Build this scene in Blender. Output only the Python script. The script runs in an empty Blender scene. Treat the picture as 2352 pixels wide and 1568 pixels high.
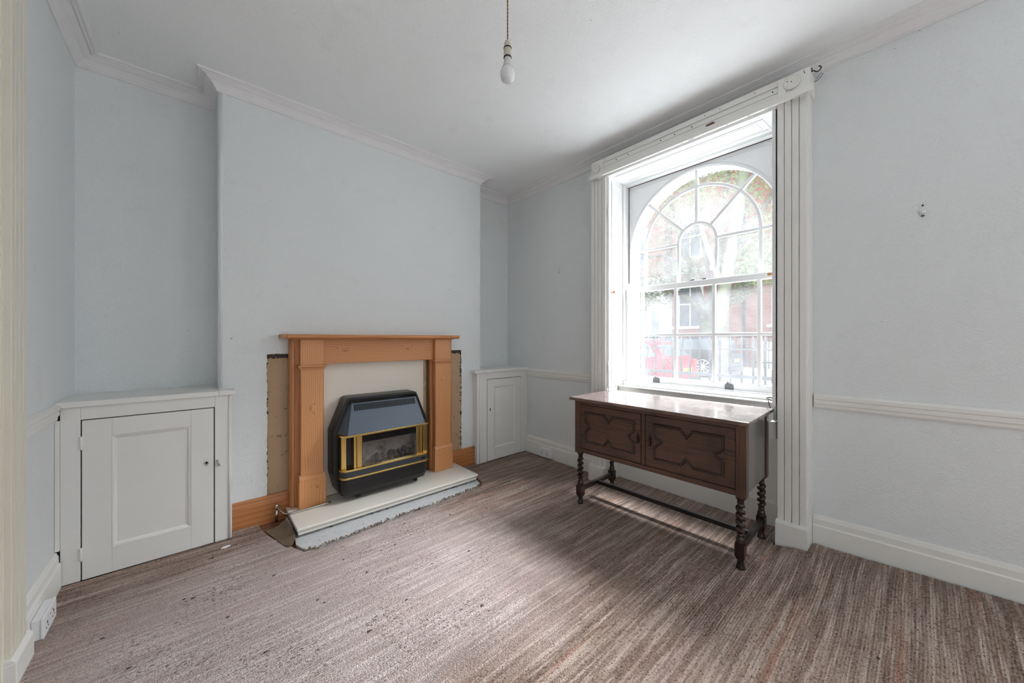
import bpy, math, random
from mathutils import Vector, Matrix
PI = math.pi
rnd = random.Random(7)
SC = bpy.context.scene
COL = SC.collection
WORLD_ORIGIN = {}

# ------------------------------------------------------------------ mesh builder
class MB:
    def __init__(self):
        self.v = []; self.f = []; self.s = []
    def add(self, vs, fs, smooth=False):
        b = len(self.v)
        self.v += [tuple(p) for p in vs]
        for f in fs:
            self.f.append(tuple(b + i for i in f)); self.s.append(smooth)
        return self
    def box(self, x0, x1, y0, y1, z0, z1):
        x0, x1 = min(x0, x1), max(x0, x1); y0, y1 = min(y0, y1), max(y0, y1); z0, z1 = min(z0, z1), max(z0, z1)
        vs = [(x0,y0,z0),(x1,y0,z0),(x1,y1,z0),(x0,y1,z0),(x0,y0,z1),(x1,y0,z1),(x1,y1,z1),(x0,y1,z1)]
        return self.add(vs, [(0,3,2,1),(4,5,6,7),(0,1,5,4),(1,2,6,5),(2,3,7,6),(3,0,4,7)])
    def prism(self, poly, axis, a0, a1, smooth=False):
        # poly in the two other axes, in order (x,y,z) without `axis`
        def P(p, a):
            if axis == 'x': return (a, p[0], p[1])
            if axis == 'y': return (p[0], a, p[1])
            return (p[0], p[1], a)
        n = len(poly)
        ar = sum(poly[i][0]*poly[(i+1) % n][1] - poly[(i+1) % n][0]*poly[i][1] for i in range(n))
        if (ar < 0) != (axis == 'y'): poly = poly[::-1]
        if a0 > a1: a0, a1 = a1, a0
        b = len(self.v)
        self.v += [P(p, a0) for p in poly] + [P(p, a1) for p in poly]
        self.f.append(tuple(b + i for i in range(n))[::-1]); self.s.append(False)
        self.f.append(tuple(b + n + i for i in range(n))); self.s.append(False)
        for i in range(n):
            j = (i + 1) % n
            self.f.append((b+i, b+j, b+n+j, b+n+i)); self.s.append(smooth)
        return self
    def lathe(self, prof, c=(0,0,0), axis='z', n=20, smooth=True):
        # prof: list of (radius, along)
        rings = []
        for r, a in prof:
            ring = []
            for k in range(n):
                t = 2*PI*k/n
                u, w = r*math.cos(t), r*math.sin(t)
                if axis == 'z': p = (u, w, a)
                elif axis == 'x': p = (a, u, w)
                else: p = (w, a, u)
                ring.append((c[0]+p[0], c[1]+p[1], c[2]+p[2]))
            rings.append(ring)
        vs = [p for r in rings for p in r]; fs = []
        for i in range(len(rings)-1):
            for k in range(n):
                k2 = (k+1) % n
                fs.append((i*n+k, i*n+k2, (i+1)*n+k2, (i+1)*n+k))
        self.add(vs, fs, smooth)
        b = len(self.v) - len(vs)
        self.f.append(tuple(b + k for k in range(n))[::-1]); self.s.append(False)
        self.f.append(tuple(b + (len(rings)-1)*n + k for k in range(n))); self.s.append(False)
        return self
    def tube(self, path, r, n=10, closed=False, smooth=True, flat=1.0):
        path = [Vector(p) for p in path]; m = len(path)
        rs = r if isinstance(r, (list, tuple)) else [r]*m
        rings = []; ref = Vector((0,0,1))
        for i, p in enumerate(path):
            if closed: t = (path[(i+1) % m] - path[i-1])
            else: t = path[min(i+1, m-1)] - path[max(i-1, 0)]
            t.normalize()
            if abs(t.dot(ref)) > .97: ref = Vector((1,0,0)) if abs(t.x) < .9 else Vector((0,1,0))
            a = t.cross(ref).normalized(); b2 = t.cross(a).normalized(); ref = -b2
            rings.append([p + a*(rs[i]*math.cos(2*PI*k/n)) + b2*(rs[i]*flat*math.sin(2*PI*k/n)) for k in range(n)])
        vs = [q for rr in rings for q in rr]; fs = []
        for i in range(m if closed else m-1):
            i2 = (i+1) % m
            for k in range(n):
                k2 = (k+1) % n
                fs.append((i*n+k, i*n+k2, i2*n+k2, i2*n+k))
        if not closed:
            fs.append(tuple(range(n))[::-1]); fs.append(tuple((m-1)*n+k for k in range(n)))
        return self.add(vs, fs, smooth)
    def bar(self, p0, p1, w, d, nrm):
        # rectangular bar from p0 to p1; d along nrm (centred), w across
        p0, p1, nrm = Vector(p0), Vector(p1), Vector(nrm).normalized()
        t = (p1-p0).normalized(); a = t.cross(nrm).normalized()*(w/2); c = nrm*(d/2)
        vs = [p0-a-c, p0+a-c, p0+a+c, p0-a+c, p1-a-c, p1+a-c, p1+a+c, p1-a+c]
        return self.add(vs, [(0,1,2,3),(7,6,5,4),(0,4,5,1),(1,5,6,2),(2,6,7,3),(3,7,4,0)])
    def sweep(self, path, prof, side=1, closed=False, z0=0.0):
        # path: 2-D polyline (x,y); prof: (distance to the side, z) closed loop
        m = len(path); P = [Vector((p[0], p[1])) for p in path]; rings = []
        for i in range(m):
            d0 = (P[i]-P[i-1]).normalized() if (i > 0 or closed) else None
            d1 = (P[(i+1) % m]-P[i]).normalized() if (i < m-1 or closed) else None
            if d0 is None: d0 = d1
            if d1 is None: d1 = d0
            n0 = Vector((-d0.y, d0.x))*side; n1 = Vector((-d1.y, d1.x))*side
            mt = (n0+n1); mt = mt / max(.15, (1+n0.dot(n1)))
            rings.append([(P[i].x+mt.x*q[0], P[i].y+mt.y*q[0], z0+q[1]) for q in prof])
        n = len(prof); vs = [q for r in rings for q in r]; fs = []
        for i in range(m if closed else m-1):
            i2 = (i+1) % m
            for k in range(n):
                k2 = (k+1) % n
                fs.append((i*n+k, i*n+k2, i2*n+k2, i2*n+k))
        if not closed:
            fs.append(tuple(range(n))[::-1]); fs.append(tuple((m-1)*n+k for k in range(n)))
        return self.add(vs, fs)
    def build(self, name, m, parent=None, bevel=0.0, seg=2, fix=True, local=False, angle=40):
        me = bpy.data.meshes.new(name)
        if parent is not None: org = Vector(WORLD_ORIGIN.get(parent.name, (0,0,0)))
        else:
            xs = [p[0] for p in self.v]; ys = [p[1] for p in self.v]; zs = [p[2] for p in self.v]
            org = Vector(((min(xs)+max(xs))/2, (min(ys)+max(ys))/2, min(zs)))
        me.from_pydata([(p[0]-org.x, p[1]-org.y, p[2]-org.z) for p in self.v], [], self.f)
        me.polygons.foreach_set('use_smooth', self.s)
        me.materials.append(m)
        if fix:
            import bmesh
            bm = bmesh.new(); bm.from_mesh(me); bmesh.ops.recalc_face_normals(bm, faces=bm.faces); bm.to_mesh(me); bm.free()
        me.update()
        o = bpy.data.objects.new(name, me); COL.objects.link(o)
        if parent is not None: o.parent = parent; o.location = (0,0,0)
        else: o.location = org
        WORLD_ORIGIN[o.name] = tuple(org)
        if bevel:
            md = o.modifiers.new('edge', 'BEVEL'); md.width = bevel; md.segments = seg
            md.limit_method = 'ANGLE'; md.angle_limit = math.radians(angle)
        return o

def tag(o, label=None, cat=None, group=None, kind=None):
    if label: o['label'] = label
    if cat: o['category'] = cat
    if group: o['group'] = group
    if kind: o['kind'] = kind
    return o
def root(name, loc, label, cat, group=None, kind=None, rz=0.0):
    o = bpy.data.objects.new(name, None); COL.objects.link(o)
    o.location = loc; o.rotation_euler = (0,0,rz); o.empty_display_size = .05
    WORLD_ORIGIN[o.name] = (0,0,0) if rz else tuple(loc)
    return tag(o, label, cat, group, kind)
def dup(o, dx, dy, dz=0.0, label=None):
    r = o.copy(); COL.objects.link(r); r.location = Vector(o.location) + Vector((dx,dy,dz))
    if label: r['label'] = label
    for ch in list(o.children):
        c = ch.copy(); COL.objects.link(c); c.parent = r
        for g in ch.children:
            d = g.copy(); COL.objects.link(d); d.parent = c
    return r
def ragged(pts, step=.03, amp=.004, seed=1, closed=True):
    r = random.Random(seed); out = []; n = len(pts)
    for i in range(n if closed else n-1):
        a = Vector(pts[i]); b = Vector(pts[(i+1) % n]); L = (b-a).length
        k = max(1, int(L/step))
        for j in range(k):
            p = a.lerp(b, j/k)
            if j: p = p + Vector((r.uniform(-amp, amp), r.uniform(-amp, amp)))
            out.append((p.x, p.y))
    if not closed: out.append(tuple(pts[-1]))
    return out

# ------------------------------------------------------------------ materials
class NT:
    def __init__(self, name):
        self.m = bpy.data.materials.new(name); self.m.use_nodes = True
        self.t = self.m.node_tree; self.b = self.t.nodes['Principled BSDF']; self.out = self.t.nodes['Material Output']
    def n(self, typ, **kw):
        nd = self.t.nodes.new(typ)
        for k, v in kw.items():
            if k.startswith('i_'):
                key = k[2:]; key = int(key) if key.isdigit() else key.replace('_', ' ')
                s = nd.inputs[key]
                if isinstance(v, bpy.types.NodeSocket): self.t.links.new(v, s)
                else: s.default_value = v
            else: setattr(nd, k, v)
        return nd
    def link(self, a, b): self.t.links.new(a, b)
    def math(self, op, a, b=0.0, c=0.0):
        nd = self.t.nodes.new('ShaderNodeMath'); nd.operation = op
        for i, v in enumerate((a, b, c)):
            if isinstance(v, bpy.types.NodeSocket): self.t.links.new(v, nd.inputs[i])
            else: nd.inputs[i].default_value = v
        return nd.outputs[0]
    def ramp(self, fac, stops, interp='LINEAR'):
        nd = self.t.nodes.new('ShaderNodeValToRGB'); self.t.links.new(fac, nd.inputs[0])
        cr = nd.color_ramp; cr.interpolation = interp
        while len(cr.elements) < len(stops): cr.elements.new(.5)
        for e, (p, c) in zip(cr.elements, stops): e.position = p; e.color = (*c, 1) if len(c) == 3 else c
        return nd.outputs[0]
    def mix(self, fac, a, b, mode='MIX'):
        nd = self.t.nodes.new('ShaderNodeMix'); nd.data_type = 'RGBA'; nd.blend_type = mode
        for s, v in ((nd.inputs[0], fac), (nd.inputs[6], a), (nd.inputs[7], b)):
            if isinstance(v, bpy.types.NodeSocket): self.t.links.new(v, s)
            else: s.default_value = (*v, 1) if isinstance(v, tuple) and len(v) == 3 else v
        return nd.outputs[2]
    def pos(self):
        return self.t.nodes.new('ShaderNodeNewGeometry').outputs['Position']
    def obj(self):
        return self.t.nodes.new('ShaderNodeTexCoord').outputs['Object']
    def noise(self, vec, scale, detail=3, rough=.55, dist=0.0, sc=None):
        if sc:
            mp = self.n('ShaderNodeMapping', i_Scale=sc); self.link(vec, mp.inputs[0]); vec = mp.outputs[0]
        nd = self.n('ShaderNodeTexNoise', i_Scale=scale, i_Detail=detail, i_Roughness=rough, i_Distortion=dist)
        self.link(vec, nd.inputs['Vector']); return nd.outputs['Fac']
    def bump(self, h, strength=.3, dist=.002, prev=None):
        nd = self.n('ShaderNodeBump', i_Strength=strength, i_Distance=dist); self.link(h, nd.inputs['Height'])
        if prev is not None: self.link(prev, nd.inputs['Normal'])
        self.link(nd.outputs[0], self.b.inputs['Normal']); return nd.outputs[0]
    def base(self, c):
        if isinstance(c, bpy.types.NodeSocket): self.link(c, self.b.inputs['Base Color'])
        else: self.b.inputs['Base Color'].default_value = (*c, 1)
    def set(self, rough=None, metal=None, **kw):
        if rough is not None: self.b.inputs['Roughness'].default_value = rough
        if metal is not None: self.b.inputs['Metallic'].default_value = metal
        for k, v in kw.items(): self.b.inputs[k.replace('_', ' ')].default_value = v
        return self

def plain(name, c, rough=.5, metal=0.0, var=.06, scale=9.0, bump=0.0, bscale=60.0, dirt=None, dscale=6.0, dlo=.62, dhi=.78):
    k = NT(name); p = k.pos()
    f = k.noise(p, scale, 4)
    col = k.mix(f, tuple(x*(1-var) for x in c), tuple(min(1, x*(1+var)) for x in c))
    if dirt:
        d = k.ramp(k.noise(p, dscale, 6, .7), [(dlo, (0,0,0)), (dhi, (1,1,1))])
        col = k.mix(d, col, dirt)
    k.base(col); k.set(rough, metal)
    if bump: k.bump(k.noise(p, bscale, 3), bump, .003)
    return k.m

def wallpaper(name, c, scale=62.0, strength=.5, grime=(.50,.49,.48)):
    k = NT(name); p = k.pos()
    big = k.noise(p, .9, 4, .6); mid = k.noise(p, 5, 4, .65)
    col = k.mix(big, tuple(x*.95 for x in c), tuple(min(1, x*1.04) for x in c))
    col = k.mix(k.ramp(mid, [(.60, (0,0,0)), (.80, (.22,.22,.22))]), col, grime)
    spk = k.ramp(k.noise(p, 28, 2, .5), [(.785, (0,0,0)), (.80, (.7,.7,.7))])
    col = k.mix(spk, col, (.30,.29,.28))
    k.base(col); k.set(.75)
    h1 = k.noise(p, scale, 2.0, .5, 1.6); h2 = k.noise(p, scale*2.3, 2, .5, .8)
    h = k.math('ADD', k.ramp(h1, [(.36, (0,0,0)), (.60, (1,1,1))]), k.math('MULTIPLY', h2, .6))
    k.bump(h, strength, .0022)
    return k.m

def wood(name, c_light, c_dark, along='z', rings=38.0, knots=(), across=None, rough=.5, fine=.4, wob=.032):
    # knots: (across, along, size) in world units
    k = NT(name); p = k.pos()
    sp = k.n('ShaderNodeSeparateXYZ'); k.link(p, sp.inputs[0])
    X, Y, Z = sp.outputs
    al = {'x': X, 'y': Y, 'z': Z}[along]
    ac = {'x': X, 'y': Y, 'z': Z}[across or ('x' if along == 'z' else 'z')]
    th = {'x': X, 'y': Y, 'z': Z}[[a for a in 'xyz' if a not in (along, across or ('x' if along == 'z' else 'z'))][0]]
    sc = {'x': (1.2,7,7), 'y': (7,1.2,7), 'z': (7,7,1.2)}[along]
    w1 = k.noise(p, 1.0, 3, .5, 0, sc)
    val = k.math('ADD', ac, k.math('MULTIPLY', th, .45))
    val = k.math('ADD', val, k.math('MULTIPLY', k.math('SUBTRACT', w1, .5), wob*2))
    kn = None
    for (a, l, s) in knots:
        da = k.math('DIVIDE', k.math('SUBTRACT', ac, a), s*.8); dl = k.math('DIVIDE', k.math('SUBTRACT', al, l), s*2.0)
        r2 = k.math('ADD', k.math('MULTIPLY', da, da), k.math('MULTIPLY', dl, dl))
        g = k.math('EXPONENT', k.math('MULTIPLY', r2, -1.0))
        val = k.math('ADD', val, k.math('MULTIPLY', g, s*1.5))
        core = k.math('EXPONENT', k.math('MULTIPLY', r2, -9.0))
        kn = core if kn is None else k.math('MAXIMUM', kn, core)
    fr = k.math('FRACT', k.math('MULTIPLY', val, rings))
    band = k.ramp(fr, [(0, (0,0,0)), (.55, (.12,.12,.12)), (.84, (.95,.95,.95)), (.92, (.25,.25,.25)), (1.0, (0,0,0))])
    col = k.mix(band, c_light, c_dark)
    sc2 = {'x': (3,160,160), 'y': (160,3,160), 'z': (160,160,3)}[along]
    fn = k.noise(p, 1.0, 2, .5, 0, sc2)
    col = k.mix(k.math('MULTIPLY', fn, fine*.5), col, c_dark)
    big = k.noise(p, 2.6, 2)
    col = k.mix(k.math('MULTIPLY', big, .25), col, tuple(x*.72 for x in c_light))
    if kn is not None: col = k.mix(k.math('MULTIPLY', kn, .75), col, tuple(x*.55 for x in c_dark))
    k.base(col); k.set(rough); k.bump(fn, .12, .001)
    return k.m

def dark_oak(name, along, light=(.100,.044,.024), dark=(.022,.0105,.0075), rough=.36):
    k = NT(name); o = k.obj()
    sc = {'x': (5,120,120), 'y': (120,5,120), 'z': (120,120,5)}[along]
    f = k.noise(o, 1.0, 3, .6, .3, sc)
    col = k.ramp(f, [(.30, dark), (.52, light), (.75, tuple(x*1.25 for x in light))])
    col = k.mix(.15, col, light)
    fl = k.noise(o, 1.0, 2, .5, 1.5, {'x': (30,90,90), 'y': (90,30,90), 'z': (90,90,30)}[along])
    col = k.mix(k.ramp(fl, [(.60, (0,0,0)), (.68, (.30,.30,.30))]), col, tuple(min(1, x*1.9) for x in light))
    col = k.mix(k.ramp(k.noise(o, 3.2, 3, .6), [(.44, (0,0,0)), (.68, (.65,.65,.65))]), col, dark)
    k.base(col); k.set(rough); k.bump(f, .10, .001)
    return k.m

MT = {}
MT['wall'] = wallpaper('wallpaper_embossed', (.745,.775,.785))
MT['ceil'] = wallpaper('ceiling_paper', (.84,.86,.87), scale=80, strength=.42, grime=(.62,.60,.59))
MT['cornice'] = plain('cornice_paint', (.76,.76,.765), .55, var=.04, bump=.08, bscale=40, dirt=(.55,.53,.51), dscale=3.5, dlo=.60, dhi=.85)
MT['paint'] = plain('cream_gloss_paint', (.78,.775,.745), .38, var=.035, bump=.08, bscale=30, dirt=(.52,.47,.40), dscale=9, dlo=.68, dhi=.84)
MT['casing'] = plain('yellowed_cream_paint', (.74,.71,.61), .4, var=.04, bump=.08, bscale=30, dirt=(.48,.42,.33), dscale=7, dlo=.66, dhi=.84)
MT['paintw'] = plain('white_sash_paint', (.80,.81,.815), .36, var=.03, bump=.08, bscale=34, dirt=(.50,.48,.45), dscale=11, dlo=.66, dhi=.82)
MT['cab'] = plain('cabinet_paint', (.77,.765,.745), .42, var=.025, bump=.06, bscale=22, dirt=(.55,.49,.41), dscale=7, dlo=.69, dhi=.84)
MT['crack'] = plain('dark_gap', (.035,.028,.022), .9)
MT['rot'] = plain('bare_timber_gap', (.13,.075,.05), .9, var=.5, scale=30)
MT['hearth'] = plain('cream_stone', (.71,.68,.62), .35, var=.03, scale=60, dirt=(.45,.40,.34), dscale=60, dlo=.72, dhi=.76)
MT['panel'] = plain('cream_back_panel', (.74,.675,.59), .55, var=.03, scale=70, dirt=(.45,.40,.34), dscale=70, dlo=.70, dhi=.76, bump=.05, bscale=120)
MT['concrete'] = plain('rough_concrete', (.46,.47,.48), .9, var=.12, scale=14, bump=.5, bscale=50, dirt=(.16,.15,.145), dscale=34, dlo=.60, dhi=.66)
MT['mortar'] = plain('dirty_mortar', (.21,.205,.20), .95, var=.4, scale=30, bump=.7, bscale=60, dirt=(.06,.055,.05), dscale=22, dlo=.5, dhi=.62)
MT['board'] = wood('bare_floorboard', (.22,.10,.05), (.07,.03,.018), 'x', 30, across='y', rough=.7)
MT['black'] = plain('black_metal', (.007,.0075,.008), .36)
MT['gloss'] = plain('gloss_black', (.006,.006,.007), .12)
MT['slate'] = plain('slate_blue_metal', (.075,.10,.135), .42, var=.06, scale=300)
MT['slate2'] = plain('dark_slate_metal', (.028,.035,.045), .4, var=.06, scale=300)
MT['steel'] = plain('chrome_pipe', (.55,.53,.50), .25, 1.0)
MT['sashmetal'] = plain('dull_steel', (.20,.215,.23), .45, .7)
MT['bronze'] = plain('dark_bronze', (.045,.03,.022), .4, .6)
MT['plastic'] = plain('white_plastic', (.80,.81,.83), .35, var=.01)
MT['hole'] = plain('dark_hole', (.01,.01,.01), .9)
MT['redmark'] = plain('red_indicator', (.45,.02,.05), .5)
MT['knobwood'] = plain('turned_beech', (.52,.27,.13), .4, var=.12, scale=60)
MT['porcelain'] = plain('aged_lampholder', (.52,.49,.41), .4)
MT['cordm'] = plain('brown_twisted_flex', (.24,.13,.045), .8, var=.35, scale=350)
MT['opal'] = plain('opal_globe', (.74,.75,.77), .18, var=.01)
MT['opal2'] = plain('lamp_collar', (.62,.62,.60), .4, var=.02)
MT['paper'] = plain('white_paper', (.85,.86,.88), .8)
MT['grime'] = plain('sooty_edge', (.06,.05,.045), 1.0, var=.7, scale=80, bump=.8, bscale=120)

def mat_brass():
    k = NT('polished_brass'); p = k.pos()
    f = k.noise(p, 1.0, 3, .6, 0, (10, 10, 90))
    k.base(k.mix(f, (.62,.42,.12), (.80,.62,.26))); k.set(.2, 1.0)
    return k.m
MT['brass'] = mat_brass()

def mat_plaster():
    k = NT('old_brown_plaster'); p = k.pos()
    col = k.mix(k.noise(p, 3, 4, .6), (.40,.265,.155), (.52,.375,.235))
    st = k.ramp(k.noise(p, 13, 5, .7, .6), [(.60, (0,0,0)), (.66, (.9,.9,.9))])
    col = k.mix(st, col, (.12,.078,.05))
    ch = k.ramp(k.noise(p, 9, 3, .5, .3), [(.66, (0,0,0)), (.675, (.8,.8,.8))])
    col = k.mix(ch, col, (.50,.43,.35))
    k.base(col); k.set(.6); k.bump(k.noise(p, 22, 4), .3, .004)
    return k.m
MT['plaster'] = mat_plaster()

def mat_carpet():
    k = NT('striped_carpet'); p = k.pos()
    sp = k.n('ShaderNodeSeparateXYZ'); k.link(p, sp.inputs[0]); Y = sp.outputs[1]
    # gentle bow of the rows
    wob = k.math('MULTIPLY', k.math('SUBTRACT', k.noise(p, 1.3, 2), .5), .02)
    yy = k.math('ADD', Y, wob)
    def line(scale, detail, seed):
        c = k.n('ShaderNodeCombineXYZ', i_X=k.math('MULTIPLY', sp.outputs[0], .05), i_Y=yy, i_Z=seed)
        return k.noise(c.outputs[0], scale, detail, .6)
    a = line(7, 3, 0.3); b = line(30, 2, 4.1); c2 = line(66, 1, 8.7); e = line(15, 2, 12.2)
    col = k.ramp(a, [(.30, (.120,.075,.054)), (.42, (.225,.150,.114)), (.52, (.300,.220,.180)), (.60, (.185,.122,.090)), (.70, (.265,.178,.158))])
    col = k.mix(k.ramp(b, [(.52, (0,0,0)), (.64, (.75,.75,.75))]), col, (.130,.078,.066))
    col = k.mix(k.ramp(b, [(.34, (.70,.70,.70)), (.46, (0,0,0))]), col, (.50,.405,.345))
    col = k.mix(k.ramp(e, [(.60, (0,0,0)), (.70, (.70,.70,.70))]), col, (.36,.165,.115))
    col = k.mix(k.ramp(c2, [(.32, (.55,.55,.55)), (.46, (0,0,0))]), col, (.55,.46,.40))
    col = k.mix(k.ramp(c2, [(.58, (0,0,0)), (.70, (.5,.5,.5))]), col, (.12,.075,.06))
    # tufts
    t = k.n('ShaderNodeTexVoronoi', i_Scale=1.0, i_Randomness=.9)
    mp = k.n('ShaderNodeMapping', i_Scale=(150, 190, 150)); k.link(p, mp.inputs[0]); k.link(mp.outputs[0], t.inputs['Vector'])
    tuft = t.outputs['Distance']
    tr = k.n('ShaderNodeSeparateColor'); k.link(t.outputs['Color'], tr.inputs[0])
    col = k.mix(k.math('MULTIPLY', tr.outputs[0], .32), col, (.60,.50,.44))
    col = k.mix(k.ramp(tr.outputs[1], [(.86, (0,0,0)), (.95, (.65,.65,.65))]), col, (.09,.055,.045))
    # threadbare wear, with window light painted in as a pale area before the hearth
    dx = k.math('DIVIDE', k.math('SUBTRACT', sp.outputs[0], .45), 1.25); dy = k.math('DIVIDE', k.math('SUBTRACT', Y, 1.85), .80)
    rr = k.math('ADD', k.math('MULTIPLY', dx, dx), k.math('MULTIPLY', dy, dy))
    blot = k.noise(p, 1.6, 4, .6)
    worn_lit = k.ramp(k.math('SUBTRACT', k.math('ADD', blot, .62), k.math('MULTIPLY', rr, .42)), [(.52, (0,0,0)), (1.0, (1,1,1))])
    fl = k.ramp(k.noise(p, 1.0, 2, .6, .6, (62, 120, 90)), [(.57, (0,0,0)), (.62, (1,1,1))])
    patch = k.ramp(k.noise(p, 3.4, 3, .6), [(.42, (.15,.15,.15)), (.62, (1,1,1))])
    fm = k.math('MULTIPLY', fl, k.math('MULTIPLY', k.math('MULTIPLY', worn_lit, patch), .85))
    col = k.mix(k.math('MULTIPLY', worn_lit, .58), col, (.68,.605,.595))
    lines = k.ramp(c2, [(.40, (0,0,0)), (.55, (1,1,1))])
    col = k.mix(k.math('MULTIPLY', k.math('MULTIPLY', lines, worn_lit), .30), col, (.27,.19,.165))
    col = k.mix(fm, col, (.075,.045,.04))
    # trodden in dirt
    dt = k.ramp(k.noise(p, 2.3, 5, .65, .3), [(.58, (0,0,0)), (.75, (.55,.55,.55))])
    col = k.mix(dt, col, (.20,.175,.155))
    k.base(col); k.set(1.0, Specular_IOR_Level=.1)
    rib = k.math('SINE', k.math('MULTIPLY', yy, 2*PI/.0105))
    h = k.math('ADD', k.math('MULTIPLY', rib, .35), k.math('MULTIPLY', tuft, -1.2))
    k.bump(h, .8, .005)
    return k.m
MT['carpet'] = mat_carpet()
MT['carpetback'] = plain('carpet_underside', (.20,.135,.085), 1.0, var=.35, scale=70, bump=.8, bscale=160)

def mat_flap():
    k = NT('rucked_carpet'); p = k.pos(); sp = k.n('ShaderNodeSeparateXYZ'); k.link(p, sp.inputs[0])
    yy = k.math('ADD', sp.outputs[1], k.math('MULTIPLY', sp.outputs[0], -.9))
    rb = k.math('SINE', k.math('MULTIPLY', k.math('ADD', yy, k.math('MULTIPLY', k.noise(p, 9, 2), .012)), 2*PI/.011))
    col = k.mix(k.math('ADD', k.math('MULTIPLY', rb, .4), .5), (.15,.095,.055), (.33,.235,.155)); k.base(k.mix(k.noise(p, 120, 2), col, (.17,.11,.07))); k.set(1.0); k.bump(rb, .8, .004); return k.m
MT['carpetflap'] = mat_flap()

def mat_glass():
    k = NT('bloom_window_glass'); p = k.pos()
    tr = k.n('ShaderNodeBsdfTransparent', i_Color=(.97,.985,.99,1)); tl = k.n('ShaderNodeBsdfTranslucent', i_Color=(.86,.90,.95,1))
    gl = k.n('ShaderNodeBsdfGlossy', i_Roughness=.03); 
    f = k.ramp(k.noise(p, 5, 5, .65, .8), [(.3, (.045,.045,.045)), (.75, (.085,.085,.085))])  # milky film put in to imitate bloom over the bright street
    m1 = k.n('ShaderNodeMixShader'); k.link(f, m1.inputs[0]); k.link(tr.outputs[0], m1.inputs[1]); k.link(tl.outputs[0], m1.inputs[2])
    m2 = k.n('ShaderNodeMixShader', i_0=.04); k.link(m1.outputs[0], m2.inputs[1]); k.link(gl.outputs[0], m2.inputs[2])
    k.link(m2.outputs[0], k.out.inputs['Surface'])
    return k.m
MT['glass'] = mat_glass()
def mat_fireglass():
    k = NT('smoked_fire_glass')
    tr = k.n('ShaderNodeBsdfTransparent', i_Color=(.80,.80,.80,1)); gl = k.n('ShaderNodeBsdfGlossy', i_Roughness=.08)
    m = k.n('ShaderNodeMixShader', i_0=.10); k.link(tr.outputs[0], m.inputs[1]); k.link(gl.outputs[0], m.inputs[2])
    k.link(m.outputs[0], k.out.inputs['Surface'])
    return k.m
MT['fireglass'] = mat_fireglass()
MT['firebrick'] = plain('grey_fire_lining', (.50,.47,.45), .8, var=.2, scale=12, dirt=(.10,.10,.10), dscale=9, dlo=.5, dhi=.7)
MT['coal'] = plain('ashy_coals', (.11,.11,.12), .8, var=.6, scale=26, dirt=(.48,.47,.46), dscale=30, dlo=.60, dhi=.72)

P1, P2 = (.70,.33,.135), (.46,.185,.062)
MT['pine_z'] = wood('pine_upright', P1, P2, 'z', 66, [(.60,.76,.028), (.635,.20,.016), (1.66,.88,.02)], rough=.42)
MT['pine_zside'] = wood('pine_side', (.58,.25,.095), (.38,.145,.046), 'z', 44, across='y', rough=.45)
MT['pine_x'] = wood('pine_rail', (.64,.285,.11), (.41,.155,.05), 'x', 70, [(1.165,.845,.03), (1.17,1.345,.026)], rough=.42)
MT['pine_s'] = wood('pine_shelf', (.62,.27,.10), (.40,.15,.05), 'x', 50, across='y', rough=.4)
MT['pine_sk'] = wood('pine_skirting', (.52,.205,.07), (.30,.11,.036), 'x', 26, rough=.45)
for ax in 'xyz': MT['oak_'+ax] = dark_oak('dark_oak_'+ax, ax)
MT['oak_side'] = dark_oak('dark_oak_end_panel', 'z', (.050,.036,.033), (.022,.017,.016), .22)
MT['oak_side'].node_tree.nodes['Principled BSDF'].inputs['Coat Weight'].default_value = .8; MT['oak_side'].node_tree.nodes['Principled BSDF'].inputs['Coat Roughness'].default_value = .16
MT['oak_black'] = dark_oak('near_black_oak', 'y', (.022,.015,.013), (.009,.007,.007), .32)
MT['oak_mould'] = dark_oak('dark_moulding_oak', 'y', (.045,.021,.013), (.016,.008,.006), .28)
MT['oak_leg'] = dark_oak('polished_twist_oak', 'z', (.035,.018,.014), (.010,.007,.006), .2)
def mat_top():
    k = NT('worn_polished_top'); o = k.obj()
    f = k.noise(o, 1.0, 4, .6, .3, (60, 4, 60))
    col = k.ramp(f, [(.3, (.09,.062,.056)), (.7, (.17,.125,.12))])
    b = k.ramp(k.noise(o, 7, 5, .65, 1.2), [(.56, (0,0,0)), (.74, (.42,.42,.42))])
    col = k.mix(b, col, (.42,.40,.41))
    ed = k.ramp(k.noise(o, 26, 3, .6), [(.66, (0,0,0)), (.70, (.8,.8,.8))])
    col = k.mix(ed, col, (.42,.31,.23))
    k.base(col); k.set(.17, Coat_Weight=.6, Coat_Roughness=.12)
    k.link(k.ramp(k.noise(o, 9, 4, .6, .8), [(.35, (.12,.12,.12)), (.75, (.38,.38,.38))]), k.b.inputs['Roughness'])
    return k.m
MT['oak_top'] = mat_top()
MT['oak_edge'] = dark_oak('chipped_edge', 'y', (.17,.105,.075), (.04,.025,.02), .5)

# ================================================================== ROOM SHELL
XL, XR, YA, YC, YB = -.54, 2.79, 3.25, 2.98, -2.6      # left wall, window wall, alcove back, chimney face, wall behind
ZC = 2.918
def structure(o, label=None, cat=None): return tag(o, label, cat, kind='structure')

structure(MB().box(XL-.6, 3.13, YB-.1, YA+.1, -.12, -.014).build('floor', MT['board']), 'bare brown floorboards beneath the striped carpet', 'floor')
structure(MB().box(XL-.6, 3.13, YB-.1, YA+.1, ZC, ZC+.1).build('ceiling', MT['ceil']), 'white textured paper ceiling with moulded cornice', 'ceiling')
structure(MB().box(XL-.6, 3.3, YA, YA+.12, -.12, ZC).build('wall_back', MT['wall']), 'white embossed alcove wall behind the chimney breast', 'wall')
structure(MB().box(XL-.6, 3.3, YB-.12, YB, -.12, ZC).build('wall_rear', MT['wall']), 'wall behind the viewpoint', 'wall')
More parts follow.
